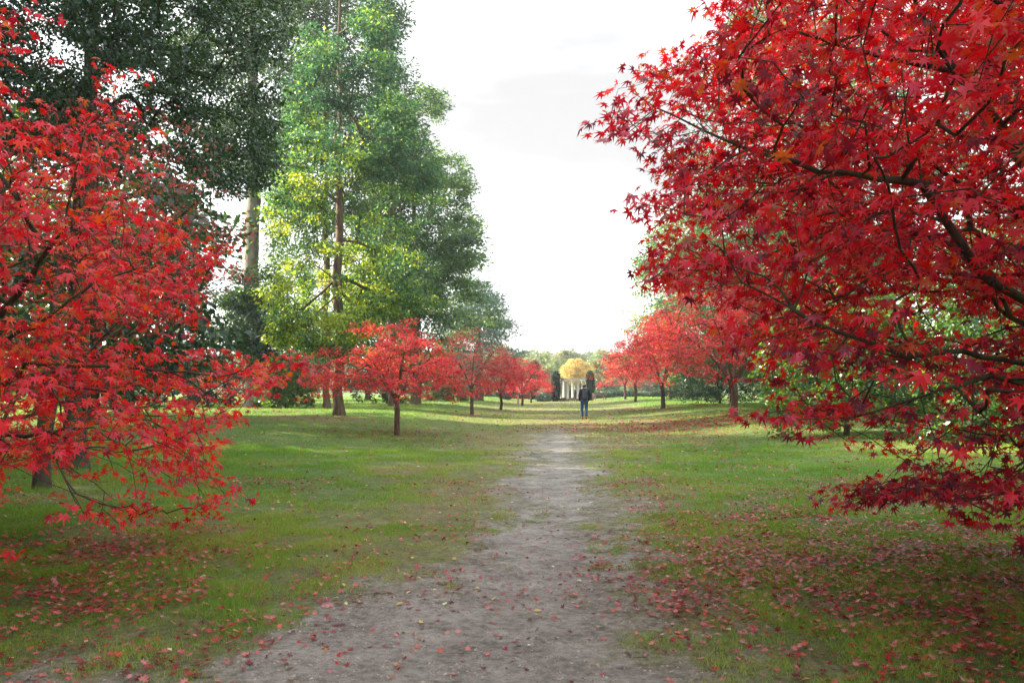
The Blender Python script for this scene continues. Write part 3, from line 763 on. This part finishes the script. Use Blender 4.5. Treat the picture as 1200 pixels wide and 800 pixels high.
# E: big grey trunk clad low down with ivy
gE = gz(-14.6, 48)
tE = tall('grey_trunk_tree', 'tall tree with thick pale grey trunk clad in dark ivy, left of the hornbeam', -14.6, 48,
     [(13, 2.5), (16, 4.6), (20, 5.0), (25, 4.0), (29, 1)], 420, 70, .24, LEAF1, 'dark', 'bark_grey', .40, rad=.95, flat=.5, nseed=12, thr=.42)
ivy = ellipsoid(190, (-14.4, 47.4, gE+5.3), (2.0, 1.6, 3.0), .7, .4, nseed=5)
v, f, r_ = cluster_leaves(ivy, outward(ivy, (-14.6, 48, 4)), 60, .5, .8, .2, LEAF1, np.full(len(ivy), .5), .5, .3, .8)
link('ivy', np_mesh('ivy', v-np.array([-14.6, 48, gE]), f, {'rnd': r_}), M['dark'], tE)
# F: dark glossy evergreen close on the left, foliage hanging over the top left
gF = gz(-8.3, 16.2)
polyF = [(-20, -340), (300, -340), (352, -20), (338, 40), (330, 120), (322, 190), (318, 215), (270, 232), (215, 205), (150, 170), (110, 210), (60, 180), (-20, 170)]
def genF(): return ellipsoid(3000, (-8.0, 16.6, 8.4), (5.2, 4.6, 4.2), .55, .43, shell=.4, nseed=44)
holesF = [(70, 80, 26, 22), (140, 110, 34, 26), (185, 160, 40, 18), (25, 130, 20, 30)]
def softF(px, py, p):
    pr = np.ones(len(px))
    for hx, hy, hw, hh in holesF: pr = pr*(1-.93*np.exp(-(((px-hx)/hw)**2+((py-hy)/hh)**2)))
    return pr
tipsF = shaped(genF, 1800, polyF, 4, softF, 3.5)
limbsF = [(None, [(-8.3, 16.2, gF-.2), (-8.25, 16.2, 2), (-8.2, 16.3, 4.5), (-8.1, 16.3, 7), (-8, 16.4, 9.5), (-8, 16.5, 11.6)])]
make_tree('evergreen_oak', 'dark glossy evergreen whose foliage fills the top left corner, dark trunk behind the left maple', 'tree', (-8.3, 16.2, gF), limbsF, tipsF,
          M['dark'], M['bark_dark'], 80, .36, .5, .085, LEAF1, .19, .006, step=.35, wig=.15, kpath=.12, droop=.4, up=.5, jit=.8, centre=(-8, 16.5, 7), flare=1.6)
# G: cedar, blue-green, low at the end of the left trees
polyG = [(470, 470), (500, 360), (530, 330), (565, 318), (588, 350), (600, 380), (616, 408), (612, 440), (560, 470)]
tall('blue_cedar', 'hazy blue cedar with layered boughs beyond the broad green tree, tapering to the skyline', -3.2, 82,
     [(3, 5.4), (6, 5.0), (9, 3.6), (11.5, 1.8), (13, .4)], 420, 60, .34, LONG1, 'cedar', 'bark_brown', .35, rad=1.1, flat=.3, nseed=15, sag=.05, spread=1.2, thr=.42, poly=polyG)
# H..: right side
tall('birch_tree', 'tall airy pale green tree rising behind the crimson foreground maple', 14.0, 40,
     [(3, 3), (7, 5.2), (12, 5.8), (17, 5.2), (22, 3.8), (26, 1.2)], 1250, 75, .15, LEAF1, 'lime', 'bark_grey', .24, rad=.85, flat=.6, nseed=31, thr=.45,
     poly=[(1210, -20), (868, -20), (850, 40), (815, 60), (828, 110), (792, 190), (776, 250), (770, 330), (800, 450), (1210, 480)], hue_mid=.4)
tall('broad_green_tree', 'mid distant pale green tree beside the sky, over the right row maples', 16.2, 63,
     [(2, 4), (6, 6.5), (11, 6.8), (15, 5.4), (19, 2)], 1100, 75, .22, LEAF1, 'bluegreen', 'bark_brown', .26, rad=1.1, flat=.55, nseed=32, thr=.42, hue_mid=.45,
     poly=[(1210, 480), (1210, 150), (850, 200), (790, 250), (765, 270), (752, 300), (742, 340), (730, 400), (720, 470)])
tall('birch_tree', 'sparse half bare tree with few leaves fringing the sky above the right row maples', 15.6, 84,
     [(3, 3.5), (8, 4.8), (12, 4.2), (17, 1.6)], 420, 24, .22, LEAF1, 'pale', 'bark_brown', .17, rad=.9, flat=.7, nseed=35, thr=.4)
# woodland on the far left, behind everything, and off-frame trees that shade the foreground
GW = 'woodland trees behind the left lawn'
wl = [(-25, 60, 17, 'dark trunked woodland tree left of the grey trunk, sky glinting through it'), (-33, 54, 18, 'leafy woodland tree at the far left edge behind the maples'),
      (-19.5, 74, 13, 'round dull green woodland tree seen right of the grey trunk'), (-13.5, 80, 12, 'shadowy woodland tree low behind the hornbeam trunk'),
      (-14.2, 29, 12, 'dark leafed tree filling the gap behind the upper left maple boughs'), (-20.5, 37, 13, 'dark leafed tree behind the left maple, second back from the lawn')]
for i, (x, y, h, lab) in enumerate(wl):
    tall('woodland_tree', lab, x, y, [(1.2, 2.5), (h*.3, 4.6), (h*.6, 4.6), (h*.85, 3.0), (h, .5)], 330, 45, .3, LEAF1, ['dark', 'laurel', 'bluegreen', 'dark', 'dark', 'laurel'][i], 'bark_dark', .22,
         rad=1.0, flat=.6, nseed=50+i, group=GW, thr=.4)

GB = 'woodland trees behind the right laurels'
for i, (x, y, h, m, lab) in enumerate([(23.5, 39, 19, 'laurel', 'tall leafy tree at the right edge behind the crimson maple'), (16.5, 47, 9, 'bluegreen', 'blue green bushy tree between the right row maples and the laurels'),
                                        (20, 56, 15, 'bluegreen', 'broad tree farther back between the birch and the right row')]):
    tall('woodland_tree', lab, x, y, [(1.0, 2.8), (h*.3, 4.8), (h*.6, 5.0), (h*.85, 3.4), (h, .8)], 420, 60, .26, LEAF1, m, 'bark_dark', .22, rad=.95, flat=.6, nseed=150+i, group=GB, thr=.38)
# off-frame shade trees: one mesh pair, copied
GS = 'tall park trees shading the foreground from beyond the left edge'
proto = tall('shade_tree', 'tall broad park tree beyond the left edge of the picture', -17, 3,
     [(2.2, 4), (6, 6.6), (11, 7), (15, 5.5), (19, 2)], 520, 34, .42, LEAF1, 'laurel', 'bark_brown', .4, rad=1.3, flat=.6, nseed=70, group=GS, thr=.36)
def copy_tree(o, loc, rz, sc, label):
    c = o.copy(); COL.objects.link(c); c.location = loc; c.rotation_euler = (0, 0, rz); c.scale = (sc,)*3; c['label'] = label
    for ch in list(o.children):
        d = ch.copy(); COL.objects.link(d); d.parent = c
    return c
SHADE = [(-21, 14, 1.1), (-16, -8, 1.0), (-29, 6, 1.2), (-27, 24, 1.0), (-30, -8, 1.2), (-38, 18, 1.2), (-40, 2, 1.2), (-22, -20, 1.1)]
for i, (x, y, s) in enumerate(SHADE):
    copy_tree(proto, (x, y, gz(x, y)), i*1.7, s, 'tall broad park tree beyond the left edge of the picture')
print('tall', time.time()-T0)

# ------------------------------------------------------------------ shrubs
def shrub(name, label, x, y, rx, ry, h, n, per, size, mat, nseed, group=None, tmpl=LEAF1, poly=None, thr=.36, rad=.4):
    g = gz(x, y)
    tips = ellipsoid(n, (x, y, g+h*.45), (rx, ry, h*.58), .8, thr, zmin=g+.12, shell=.55, nseed=nseed)
    limbs = [(None, [(x, y, g-.1), (x, y, g+.3)])]
    for k in range(6):
        a = k*1.05+nseed; limbs.append((0, [(x, y, g+.2), (x+math.cos(a)*rx*.3, y+math.sin(a)*ry*.3, g+h*.3), (x+math.cos(a)*rx*.6, y+math.sin(a)*ry*.6, g+h*.6)]))
    return make_tree(name, label, 'shrub', (x, y, g), limbs, tips, M[mat], M['bark_dark'], per, rad, .7, size, tmpl, .08, .008, group, step=.4, kpath=.1, droop=.3, up=.5, jit=.8,
                     centre=(x, y, g), name_trunk='stems', name_crown='foliage', hue_mid=.5)
GSR = 'laurel bushes behind the right foreground maple'
for i, (x, y, rx, ry, h, lab) in enumerate([
        (9.6, 24.5, 2.7, 2.2, 4.3, 'glossy laurel bush behind the lowest crimson boughs, first from the row maple trunk'),
        (12.6, 22.0, 2.8, 2.2, 5.6, 'tall sunlit laurel bush showing through the gap in the crimson maple'),
        (16.2, 23.5, 3.0, 2.4, 5.2, 'laurel bush at the right edge behind the crimson maple'),
        (15.6, 38, 3.4, 2.8, 4.5, 'distant dark laurel bush right of the stout curved maple trunk'),
        (14.6, 60, 3.6, 2.4, 4.6, 'dark green bush behind the second right row maple'), (17.0, 80, 3.8, 2.4, 4.8, 'far dark bush behind the third right row maple')]):
    shrub('laurel_bush', lab, x, y, rx, ry, h, 330, 46, .15, ['laurel', 'laurel', 'dark', 'dark', 'dark', 'dark'][i], 80+i, GSR, rad=.42)
GSL = 'evergreen shrubs along the edge of the left lawn'
for i, (x, y, rx, ry, h, m, lab) in enumerate([
        (-12.3, 46.5, 1.7, 1.4, 2.9, 'laurel', 'rounded green shrub on the lawn edge just right of the grey trunk'),
        (-17.8, 50, 2.6, 2.0, 3.0, 'dark', 'dark shrub left of the grey trunk'), (-8.8, 60, 3.2, 2.0, 4.2, 'dark', 'dark shrub mass behind the hornbeam trunk'),
        (-23.5, 50, 3.4, 2.2, 4.2, 'dark', 'dark shrub glimpsed through the left foreground maple'),
        (-5.6, 72, 2.4, 1.8, 3.0, 'laurel', 'green shrub behind the nearest left row maple'), (-3.9, 97, 1.5, 1.3, 2.6, 'dark', 'small dark shrub behind the third left row maple'),
        (-.8, 100, 1.3, 1.2, 2.3, 'dark', 'small rounded dark bush by the far edge of the left row'), (3.8, 99, .8, .7, 1.3, 'cedar', 'low grey green bush left of the dark yew column')]):
    shrub('evergreen_shrub', lab, x, y, rx, ry, h, 150, 40, .2 if y < 70 else .24, m, 90+i, GSL, rad=.4)

# clipped yew columns
for i, (x, y, w, h, lab) in enumerate([(5.1, 99, .52, 3.35, 'dark narrow yew column standing left of the white colonnade'), (9.05, 99, .50, 3.3, 'dark narrow yew column between the white colonnade and the right row maples'),
                                        (2.95, 112, .8, 5.0, 'darker blunt conifer rising behind the left row maples')]):
    g = gz(x, y)
    t = root('yew_column', (x, y, g), lab, 'tree', 'yew columns by the colonnade' if i < 2 else None)
    zs = rng.random(900)*h; prof = np.interp(zs/h, [0, .12, .6, .9, 1], [.6, .85, 1, .75, .25])*w
    a = rng.random(900)*6.28; rr = prof*(.75+.25*rng.random(900))
    tp = np.stack([np.cos(a)*rr, np.sin(a)*rr, zs+.05], 1)
    v, f, r_ = cluster_leaves(tp, outward(tp, (0, 0, h/2)), 14, .16, 1.4, .15, LONG1, .3+.4*rng.random(900), -.6, .2, .7)
    link('crown', np_mesh('crown', v, f, {'rnd': r_}), M['yew'], t)
    mb = MB(); mb.lathe((0, 0, -.1), [(.14, 0), (.11, .5), (.06, h*.8)], 8); mb.build('trunk', M['bark_dark'], t, smooth=True)

# yellow tree and pale willows beyond the colonnade
tall('autumn_tree', 'golden yellow tree with grey branches spreading above the white colonnade', 10.4, 140,
     [(2.6, 1.4), (3.8, 2.6), (5.2, 2.7), (6.3, 1.0)], 260, 40, .24, LEAF1, 'yellow', 'bark_grey', .22, rad=.55, flat=.6, nseed=61, thr=.36, step=.6)
GP = 'pale trees at the foot of the wooded hill'
for i, (x, y, h, w, m, lab) in enumerate([
        (5.5, 165, 9.0, 4.2, 'pale', 'pale sage green round tree left of the golden tree'), (-2.5, 170, 10, 4.2, 'pale', 'pale green tree at the hill foot over the left row maples'),
        (17.5, 160, 8.5, 4.2, 'pale', 'pale olive tree right of the golden tree'), (12.5, 185, 10, 4.5, 'wood', 'dull olive tree behind the golden tree'),
        (26, 170, 10, 5, 'wood', 'olive tree behind the right row maples at the hill foot'), (-13, 175, 12, 5, 'wood', 'dull green tree at the hill foot behind the blue cedar')]):
    tall('hill_foot_tree', lab, x, y, [(1, w*.7), (h*.35, w), (h*.7, w*.85), (h, w*.25)], 200, 40, .5, LEAF1, m, 'bark_brown', .25, rad=1.1, flat=.6, nseed=100+i, group=GP, thr=.36, step=1.2)
print('mid', time.time()-T0)

# ------------------------------------------------------------------ wooded hill: one mass
def hill_wood():
    P, Nn, T, S, Rn = [], [], [], [], []
    nt_ = 1500
    y = 215+rng.random(nt_)*300; x = rng.uniform(-.9, 1.0, nt_)*y*.55
    for i in range(nt_):
        g = gz(x[i], y[i]); w = 3.4+rng.random()*2.6; h = 6+rng.random()*4.5; m = 130
        q = nrm(rng.normal(0, 1, (m, 3))); q[:, 2] = np.abs(q[:, 2])*1.0-.15
        lob = 1+.25*vnoise(q[:, 0]*2+i, q[:, 1]*2, q[:, 2]*2, 4)
        P.append(np.array([x[i], y[i], g+h*.45])+q*lob[:, None]*np.array([w, w, h*.55])); Nn.append(q+rng.normal(0, .45, (m, 3)))
        T.append(rng.normal(0, 1, (m, 3))); S.append(1.35*(.6+.7*rng.random(m)))
        Rn.append(np.clip(rng.random()+rng.normal(0, .06, m), 0, 1))
    return leaf_cloud(np.concatenate(P), np.concatenate(T), np.concatenate(Nn), np.concatenate(S), LEAF1, np.concatenate(Rn))
v, f, r_ = hill_wood()
o = link('hill_wood', np_mesh('hill_wood', v, f, {'rnd': r_}), M['wood']); props(o, 'mixed autumn woodland covering the hazy hill on the horizon', 'woodland', kind='stuff')

# ------------------------------------------------------------------ colonnade
stone = plain_mat('pale_stone', s2l(196, 194, 186), .8, s2l(168, 166, 156), 6, .3)
stone_d = plain_mat('dark_stone', s2l(124, 112, 98), .9, s2l(96, 86, 76), 6, .3)
CX, CY, CR = 7.35, 100.0, 1.62
g = gz(CX, CY)
t = root('colonnade', (CX, CY, g), 'small round colonnade of white stone columns at the end of the lawn', 'colonnade')
for k in range(8):
    a = R(193+43*k if k < 4 else 8+43*(k-4)); c = (CR*math.cos(a), CR*math.sin(a))
    mb = MB(); mb.lathe((c[0], c[1], .32), [(.19, 0), (.19, .05), (.155, .1), (.15, .8), (.125, 1.98), (.15, 2.0), (.17, 2.05)], 16)
    col_ = mb.build('column', stone, t, smooth=True)
    mb = MB(); mb.box((c[0], c[1], .15), (.46, .46, .34)); mb.build('plinth', stone_d, col_)
    mb = MB(); mb.box((c[0], c[1], 2.405), (.40, .40, .065)); mb.build('capital', stone, col_)
mb = MB(); n = 48; V_, F_ = [], []
for k in range(n):
    a = 2*math.pi*k/n
    for (r, z) in ((CR-.16, 2.44), (CR+.18, 2.44), (CR+.18, 2.58), (CR+.25, 2.61), (CR+.25, 2.67), (CR-.16, 2.67)): V_.append((r*math.cos(a), r*math.sin(a), z))
for k in range(n):
    for j in range(6): F_.append((k*6+j, ((k+1) % n)*6+j, ((k+1) % n)*6+(j+1) % 6, k*6+(j+1) % 6))
mb.add(V_, F_); mb.build('entablature', stone, t)
# low stone seats between the columns stand on their own
for k, a_ in enumerate((258, 214)):
    a = R(a_); x, y = CX+CR*.98*math.cos(a), CY+CR*.98*math.sin(a)
    b = root('stone_seat', (x, y, gz(x, y)), ['low stone seat at the front of the colonnade', 'low stone seat between the two leftmost columns'][k], 'seat', 'stone seats of the colonnade')
    b.rotation_euler = (0, 0, a+math.pi/2)
    mb = MB(); mb.box((0, 0, .40), (.62, .3, .08)); mb.build('seat', stone_d, b, .01)
    for s in (-1, 1): mb = MB(); mb.box((s*.22, 0, .17), (.1, .26, .379)); mb.build('leg', stone_d, b)

# wall and hedge behind
wall_m = plain_mat('wall_stone', s2l(158, 152, 138), .9, s2l(128, 122, 110), 3, .3)
mb = MB()
for x0, x1 in ((-6, 26),):
    mb.box(((x0+x1)/2, 113, gz(10, 113)+.3), (x1-x0, .5, 1.1)); mb.box(((x0+x1)/2, 113, gz(10, 113)+.91), (x1-x0+.1, .62, .12))
o = mb.build('garden_wall', wall_m); props(o, 'low pale stone garden wall crossing behind the colonnade', 'wall')
nb = 5200; hx = rng.uniform(-7, 27, nb); 
tp = np.stack([hx, 111.6+rng.normal(0, .35, nb), gz(10, 111.6)+.15+rng.random(nb)*(.85+.15*np.sin(hx))], 1)
v, f, r_ = cluster_leaves(tp, outward(tp, (10, 112.4, 0)), 6, .2, .8, .2, LEAF1, .2+.4*rng.random(nb), .2, .4, .8)
o = link('hedge', np_mesh('hedge', v, f, {'rnd': r_}), M['dark']); props(o, 'low dark hedge growing along the foot of the pale garden wall', 'hedge')

# wooden post
wood = plain_mat('weathered_wood', s2l(186, 166, 134), .85, s2l(150, 132, 104), 12, .4)
x, y = .50, 70.0; g = gz(x, y)
t = root('wooden_post', (x, y, g), 'short pale wooden post standing on the lawn among the left row maples', 'post')
mb = MB(); mb.box((0, 0, .38), (.13, .13, 1.0), .2); mb.build('shaft', wood, t, .008)
mb = MB(); mb.box((0, 0, .9), (.15, .15, .05), .2, .7); mb.build('cap', wood, t, .005)
# park bench
x, y = 9.75, 95.0; g = gz(x, y)
bw = plain_mat('bench_wood', s2l(120, 108, 92), .8, s2l(90, 80, 66), 12, .4)
t = root('park_bench', (x, y, g), 'weathered wooden bench on the sunlit grass right of the yew column', 'bench'); t.rotation_euler = (0, 0, .5)
mb = MB()
for k in range(4): mb.box((0, -.18+.12*k, .43), (1.5, .09, .035))
mb.build('seat', bw, t)
mb = MB()
for k in range(3): mb.box((0, .26+.02*k, .56+.13*k), (1.5, .03, .09))
mb.build('backrest', bw, t)
for sx in (-.7, .7):
    mb = MB(); mb.box((sx, -.2, .205), (.07, .07, .41)); mb.build('leg', bw, t)
    mb = MB(); mb.box((sx, .235, .42), (.07, .05, .86)); mb.build('leg', bw, t)
    mb = MB(); mb.box((sx, .0, .63), (.06, .44, .04)); mb.build('armrest', bw, t)

# ------------------------------------------------------------------ the walker
def skin(name, joints, edges, mat, parent, subdiv=2, rootv=0):
    me = bpy.data.meshes.new(name); me.from_pydata([j[:3] for j in joints], edges, []); me.update()
    o = bpy.data.objects.new(name, me); COL.objects.link(o)
    m = o.modifiers.new('skin', 'SKIN'); m.use_smooth_shade = True
    sv = me.skin_vertices[0].data
    for i, j in enumerate(joints):
        sv[i].radius = (j[3], j[4] if len(j) > 4 else j[3]); sv[i].use_root = (i == rootv)
    s = o.modifiers.new('sub', 'SUBSURF'); s.levels = subdiv; s.render_levels = subdiv
    dg = bpy.context.evaluated_depsgraph_get(); dg.update()
    nm = bpy.data.meshes.new_from_object(o.evaluated_get(dg)); nm.name = name
    bpy.data.objects.remove(o)
    nm.materials.clear()
    for p in nm.polygons: p.use_smooth = True
    return link(name, nm, mat, parent)

skinm = plain_mat('skin', s2l(206, 160, 138), .55, s2l(196, 148, 126), 30, .1)
navy = plain_mat('navy_jacket', s2l(30, 30, 46), .75, s2l(22, 22, 36), 40, .4)
denim = plain_mat('blue_denim', s2l(62, 92, 138), .85, s2l(44, 66, 108), 30, .4)
grey_f = plain_mat('grey_backpack', s2l(72, 76, 96), .8, s2l(56, 60, 78), 40, .4)
hairm = plain_mat('dark_hair', s2l(26, 22, 24), .6, s2l(38, 32, 32), 80, .6)
shoem = plain_mat('red_shoe', s2l(150, 48, 40), .6, s2l(110, 34, 34), 20, .2)
solem = plain_mat('dark_sole', s2l(34, 30, 30), .8)
wx, wy = 3.66, 43.2; g = gz(wx, wy)
W = root('person', (wx, wy, g), 'person in dark jacket and blue jeans walking away down the lawn, hands in pockets', 'person')
W.rotation_euler = (0, 0, R(3))
# body: pelvis root; y+ is the walking direction
lf, rf = (-.08, .20, .09), (.075, -.16, .10)
J = [(0, 0, .95, .12, .09), (0, 0, 1.10, .14, .10), (0, .01, 1.30, .17, .11), (0, .0, 1.44, .13, .09), (0, .0, 1.52, .055), (0, .015, 1.60, .075, .09), (0, .02, 1.70, .078, .095), (0, .01, 1.755, .05, .06),
     (-.19, -.01, 1.42, .065), (-.265, -.05, 1.16, .046), (-.21, .08, .98, .036), (-.19, .13, .93, .038, .02),
     (.19, -.01, 1.42, .065), (.265, -.05, 1.16, .046), (.21, .08, .98, .036), (.19, .13, .93, .038, .02),
     (-.10, .0, .88, .095), (-.105, .12, .50, .062), (lf[0], lf[1]-.02, lf[2], .042), (lf[0], lf[1]+.15, .04, .035, .025),
     (.10, .0, .88, .095), (.105, .03, .50, .062), (rf[0], rf[1]-.02, rf[2]+.02, .042), (rf[0], rf[1]+.13, .04, .035, .025)]
E = [(0, 1), (1, 2), (2, 3), (3, 4), (4, 5), (5, 6), (6, 7), (3, 8), (8, 9), (9, 10), (10, 11), (3, 12), (12, 13), (13, 14), (14, 15), (0, 16), (16, 17), (17, 18), (18, 19), (0, 20), (20, 21), (21, 22), (22, 23)]
body = skin('body', J, E, skinm, W)
# jacket with hood/collar, bulging pockets over the hands
JJ = [(0, -.005, .84, .185, .145), (0, 0, 1.10, .185, .145), (0, 0, 1.30, .205, .15), (0, -.01, 1.44, .16, .12), (0, -.02, 1.575, .085, .08),
      (-.20, -.01, 1.42, .085), (-.265, -.06, 1.16, .062), (-.225, .06, .97, .066), (-.18, .10, .90, .07, .05),
      (.20, -.01, 1.42, .085), (.265, -.06, 1.16, .062), (.225, .06, .97, .066), (.18, .10, .90, .07, .05)]
JE = [(0, 1), (1, 2), (2, 3), (3, 4), (3, 5), (5, 6), (6, 7), (7, 8), (3, 9), (9, 10), (10, 11), (11, 12)]
skin('jacket', JJ, JE, navy, W)
TJ = [(0, 0, .93, .155, .125), (-.10, .0, .86, .11), (-.107, .12, .50, .082), (lf[0], lf[1]-.03, .10, .075),
      (.10, .0, .86, .11), (.107, .03, .50, .082), (rf[0], rf[1]-.03, .12, .075)]
skin('jeans', TJ, [(0, 1), (1, 2), (2, 3), (0, 4), (4, 5), (5, 6)], denim, W)
for (x, y, z) in (lf, rf):
    s_ = skin('shoe', [(x, y-.07, .05, .045, .04), (x, y+.04, .05, .048, .04), (x, y+.16, .04, .042, .03)], [(0, 1), (1, 2)], shoem, W)
    mb = MB(); mb.box((x, y+.045, .012), (.1, .30, .022)); mb.build('sole', solem, s_, .01)
skin('hair', [(0, -.02, 1.56, .075, .065), (0, .0, 1.60, .086, .085), (0, .0, 1.68, .098, .10), (0, .01, 1.745, .075, .08)], [(0, 1), (1, 2), (2, 3)], hairm, W)
B = root('backpack', (wx, wy, g+1.2), 'grey blue backpack worn on the back of the walking person', 'backpack'); B.rotation_euler = (0, 0, R(3))
mb = MB(); mb.box((0, -.235, .03), (.31, .17, .46), 0, .82); mb.build('pack_body', grey_f, B, .05, True)
mb = MB(); mb.box((0, -.345, -.06), (.22, .06, .2), 0, .85); mb.build('front_pocket', grey_f, B, .02, True)
for s in (-1, 1): skin('strap', [(s*.11, -.16, .24, .022, .01), (s*.12, -.04, .31, .022, .01), (s*.12, .13, .2, .022, .01), (s*.13, .165, .02, .022, .01)], [(0, 1), (1, 2), (2, 3)], grey_f, B, 1)

# ------------------------------------------------------------------ light, sky, camera
SUN_AZ_FROM = Vector((-.975, .22, 0)).normalized()    # towards the sun, seen from the scene
EL = R(25)
sd = bpy.data.lights.new('sun', 'SUN'); sd.energy = 5.0; sd.angle = R(.6); sd.color = (1.0, .90, .74)
so = bpy.data.objects.new('sun', sd); COL.objects.link(so)
tow = Vector((SUN_AZ_FROM.x*math.cos(EL), SUN_AZ_FROM.y*math.cos(EL), math.sin(EL)))
so.rotation_euler = tow.to_track_quat('Z', 'Y').to_euler(); so.location = (-40, 20, 40)
w = bpy.data.worlds.new('World'); SC.world = w; w.use_nodes = True; nt = w.node_tree; nt.nodes.clear()
sky = N(nt, 'ShaderNodeTexSky', sky_type='NISHITA', sun_disc=False, sun_elevation=EL, sun_rotation=math.atan2(SUN_AZ_FROM.x, SUN_AZ_FROM.y), dust_density=2.0)
# thin bright cloud sheet over the Nishita sky
tc = N(nt, 'ShaderNodeTexCoord'); mp = N(nt, 'ShaderNodeMapping'); mp.inputs['Scale'].default_value = (1, 1, 3.2); L(nt, tc.outputs['Generated'], mp.inputs[0])
cn = N(nt, 'ShaderNodeTexNoise', i_Scale=1.6, i_Detail=5.0, i_Roughness=.5); L(nt, mp.outputs[0], cn.inputs['Vector'])
cc = ramp(nt, [(.35, (3.6, 3.7, 3.85, 1)), (.62, (4.9, 4.9, 4.9, 1))]); L(nt, cn.outputs['Fac'], cc.inputs[0])
mx = N(nt, 'ShaderNodeMixRGB', i_0=.82); L(nt, sky.outputs[0], mx.inputs[1]); L(nt, cc.outputs[0], mx.inputs[2])
# one greyer bank of cloud ahead, above the end of the avenue
d0 = Vector((.13, 1, .32)).normalized()
sx = N(nt, 'ShaderNodeVectorMath', operation='SUBTRACT'); L(nt, tc.outputs['Generated'], sx.inputs[0]); sx.inputs[1].default_value = d0
sy = N(nt, 'ShaderNodeVectorMath', operation='MULTIPLY'); L(nt, sx.outputs[0], sy.inputs[0]); sy.inputs[1].default_value = (1.7, 1, 5.0)
sl = N(nt, 'ShaderNodeVectorMath', operation='LENGTH'); L(nt, sy.outputs[0], sl.inputs[0])
mp2 = N(nt, 'ShaderNodeMapping'); mp2.inputs['Scale'].default_value = (3, 3, 12); mp2.inputs['Rotation'].default_value = (0, R(14), 0); L(nt, tc.outputs['Generated'], mp2.inputs[0])
n3 = N(nt, 'ShaderNodeTexNoise', i_Scale=1.5, i_Detail=5.0); L(nt, mp2.outputs[0], n3.inputs['Vector'])
am = N(nt, 'ShaderNodeMath', operation='MULTIPLY_ADD', i_1=1.3, i_2=-.65); L(nt, n3.outputs['Fac'], am.inputs[0])
ad_ = N(nt, 'ShaderNodeMath', operation='ADD'); L(nt, am.outputs[0], ad_.inputs[0]); L(nt, sl.outputs['Value'], ad_.inputs[1])
mr = ramp(nt, [(.15, (1, 1, 1, 1)), (.95, (0, 0, 0, 1))], 'EASE'); L(nt, ad_.outputs[0], mr.inputs[0])
mg = N(nt, 'ShaderNodeMixRGB'); L(nt, mr.outputs[0], mg.inputs[0]); L(nt, mx.outputs[0], mg.inputs[1]); mg.inputs[2].default_value = (1.46, 1.47, 1.51, 1)
mx = mg
bg = N(nt, 'ShaderNodeBackground', i_Strength=.12); L(nt, mx.outputs[0], bg.inputs[0])
wo = N(nt, 'ShaderNodeOutputWorld'); L(nt, bg.outputs[0], wo.inputs[0])

# haze in the air
USE_HAZE = True
if USE_HAZE:
    m, nt = mat_new('haze_air')
    pv = N(nt, 'ShaderNodeVolumePrincipled', i_Density=.0006, i_Anisotropy=.3); pv.inputs['Color'].default_value = (.93, .96, 1, 1)
    o_ = N(nt, 'ShaderNodeOutputMaterial'); L(nt, pv.outputs[0], o_.inputs['Volume'])
    mb = MB(); mb.box((0, 850, 28), (3100, 2400, 66)); ho = mb.build('haze', m); props(ho, 'pale autumn haze hanging over the park', 'haze', kind='stuff')

cam = bpy.data.cameras.new('camera'); co = bpy.data.objects.new('camera', cam); COL.objects.link(co)
co.location = (0, 0, CAMZ); co.rotation_euler = (R(90), 0, 0)
cam.sensor_width = 36; cam.lens = 36*FPX/1200; cam.shift_y = (HY-400)/1200; cam.clip_end = 5000; cam.clip_start = .05
SC.camera = co
SC.view_settings.view_transform = 'Standard'; SC.view_settings.look = 'None'; SC.view_settings.gamma = 1; SC.view_settings.exposure = 2.15
SC.render.engine = 'CYCLES'
cy = SC.cycles
cy.max_bounces = 6; cy.diffuse_bounces = 3; cy.glossy_bounces = 2; cy.transmission_bounces = 4; cy.transparent_max_bounces = 4; cy.volume_bounces = 0
cy.caustics_reflective = False; cy.caustics_refractive = False; cy.sample_clamp_indirect = 6
cy.use_denoising = True
try: cy.denoiser = 'OPENIMAGEDENOISE'; cy.denoising_prefilter = 'ACCURATE'
except Exception: pass
nf = sum(len(o.data.polygons) for o in SC.objects if o.type == 'MESH')
print('faces', nf, 'time', time.time()-T0)
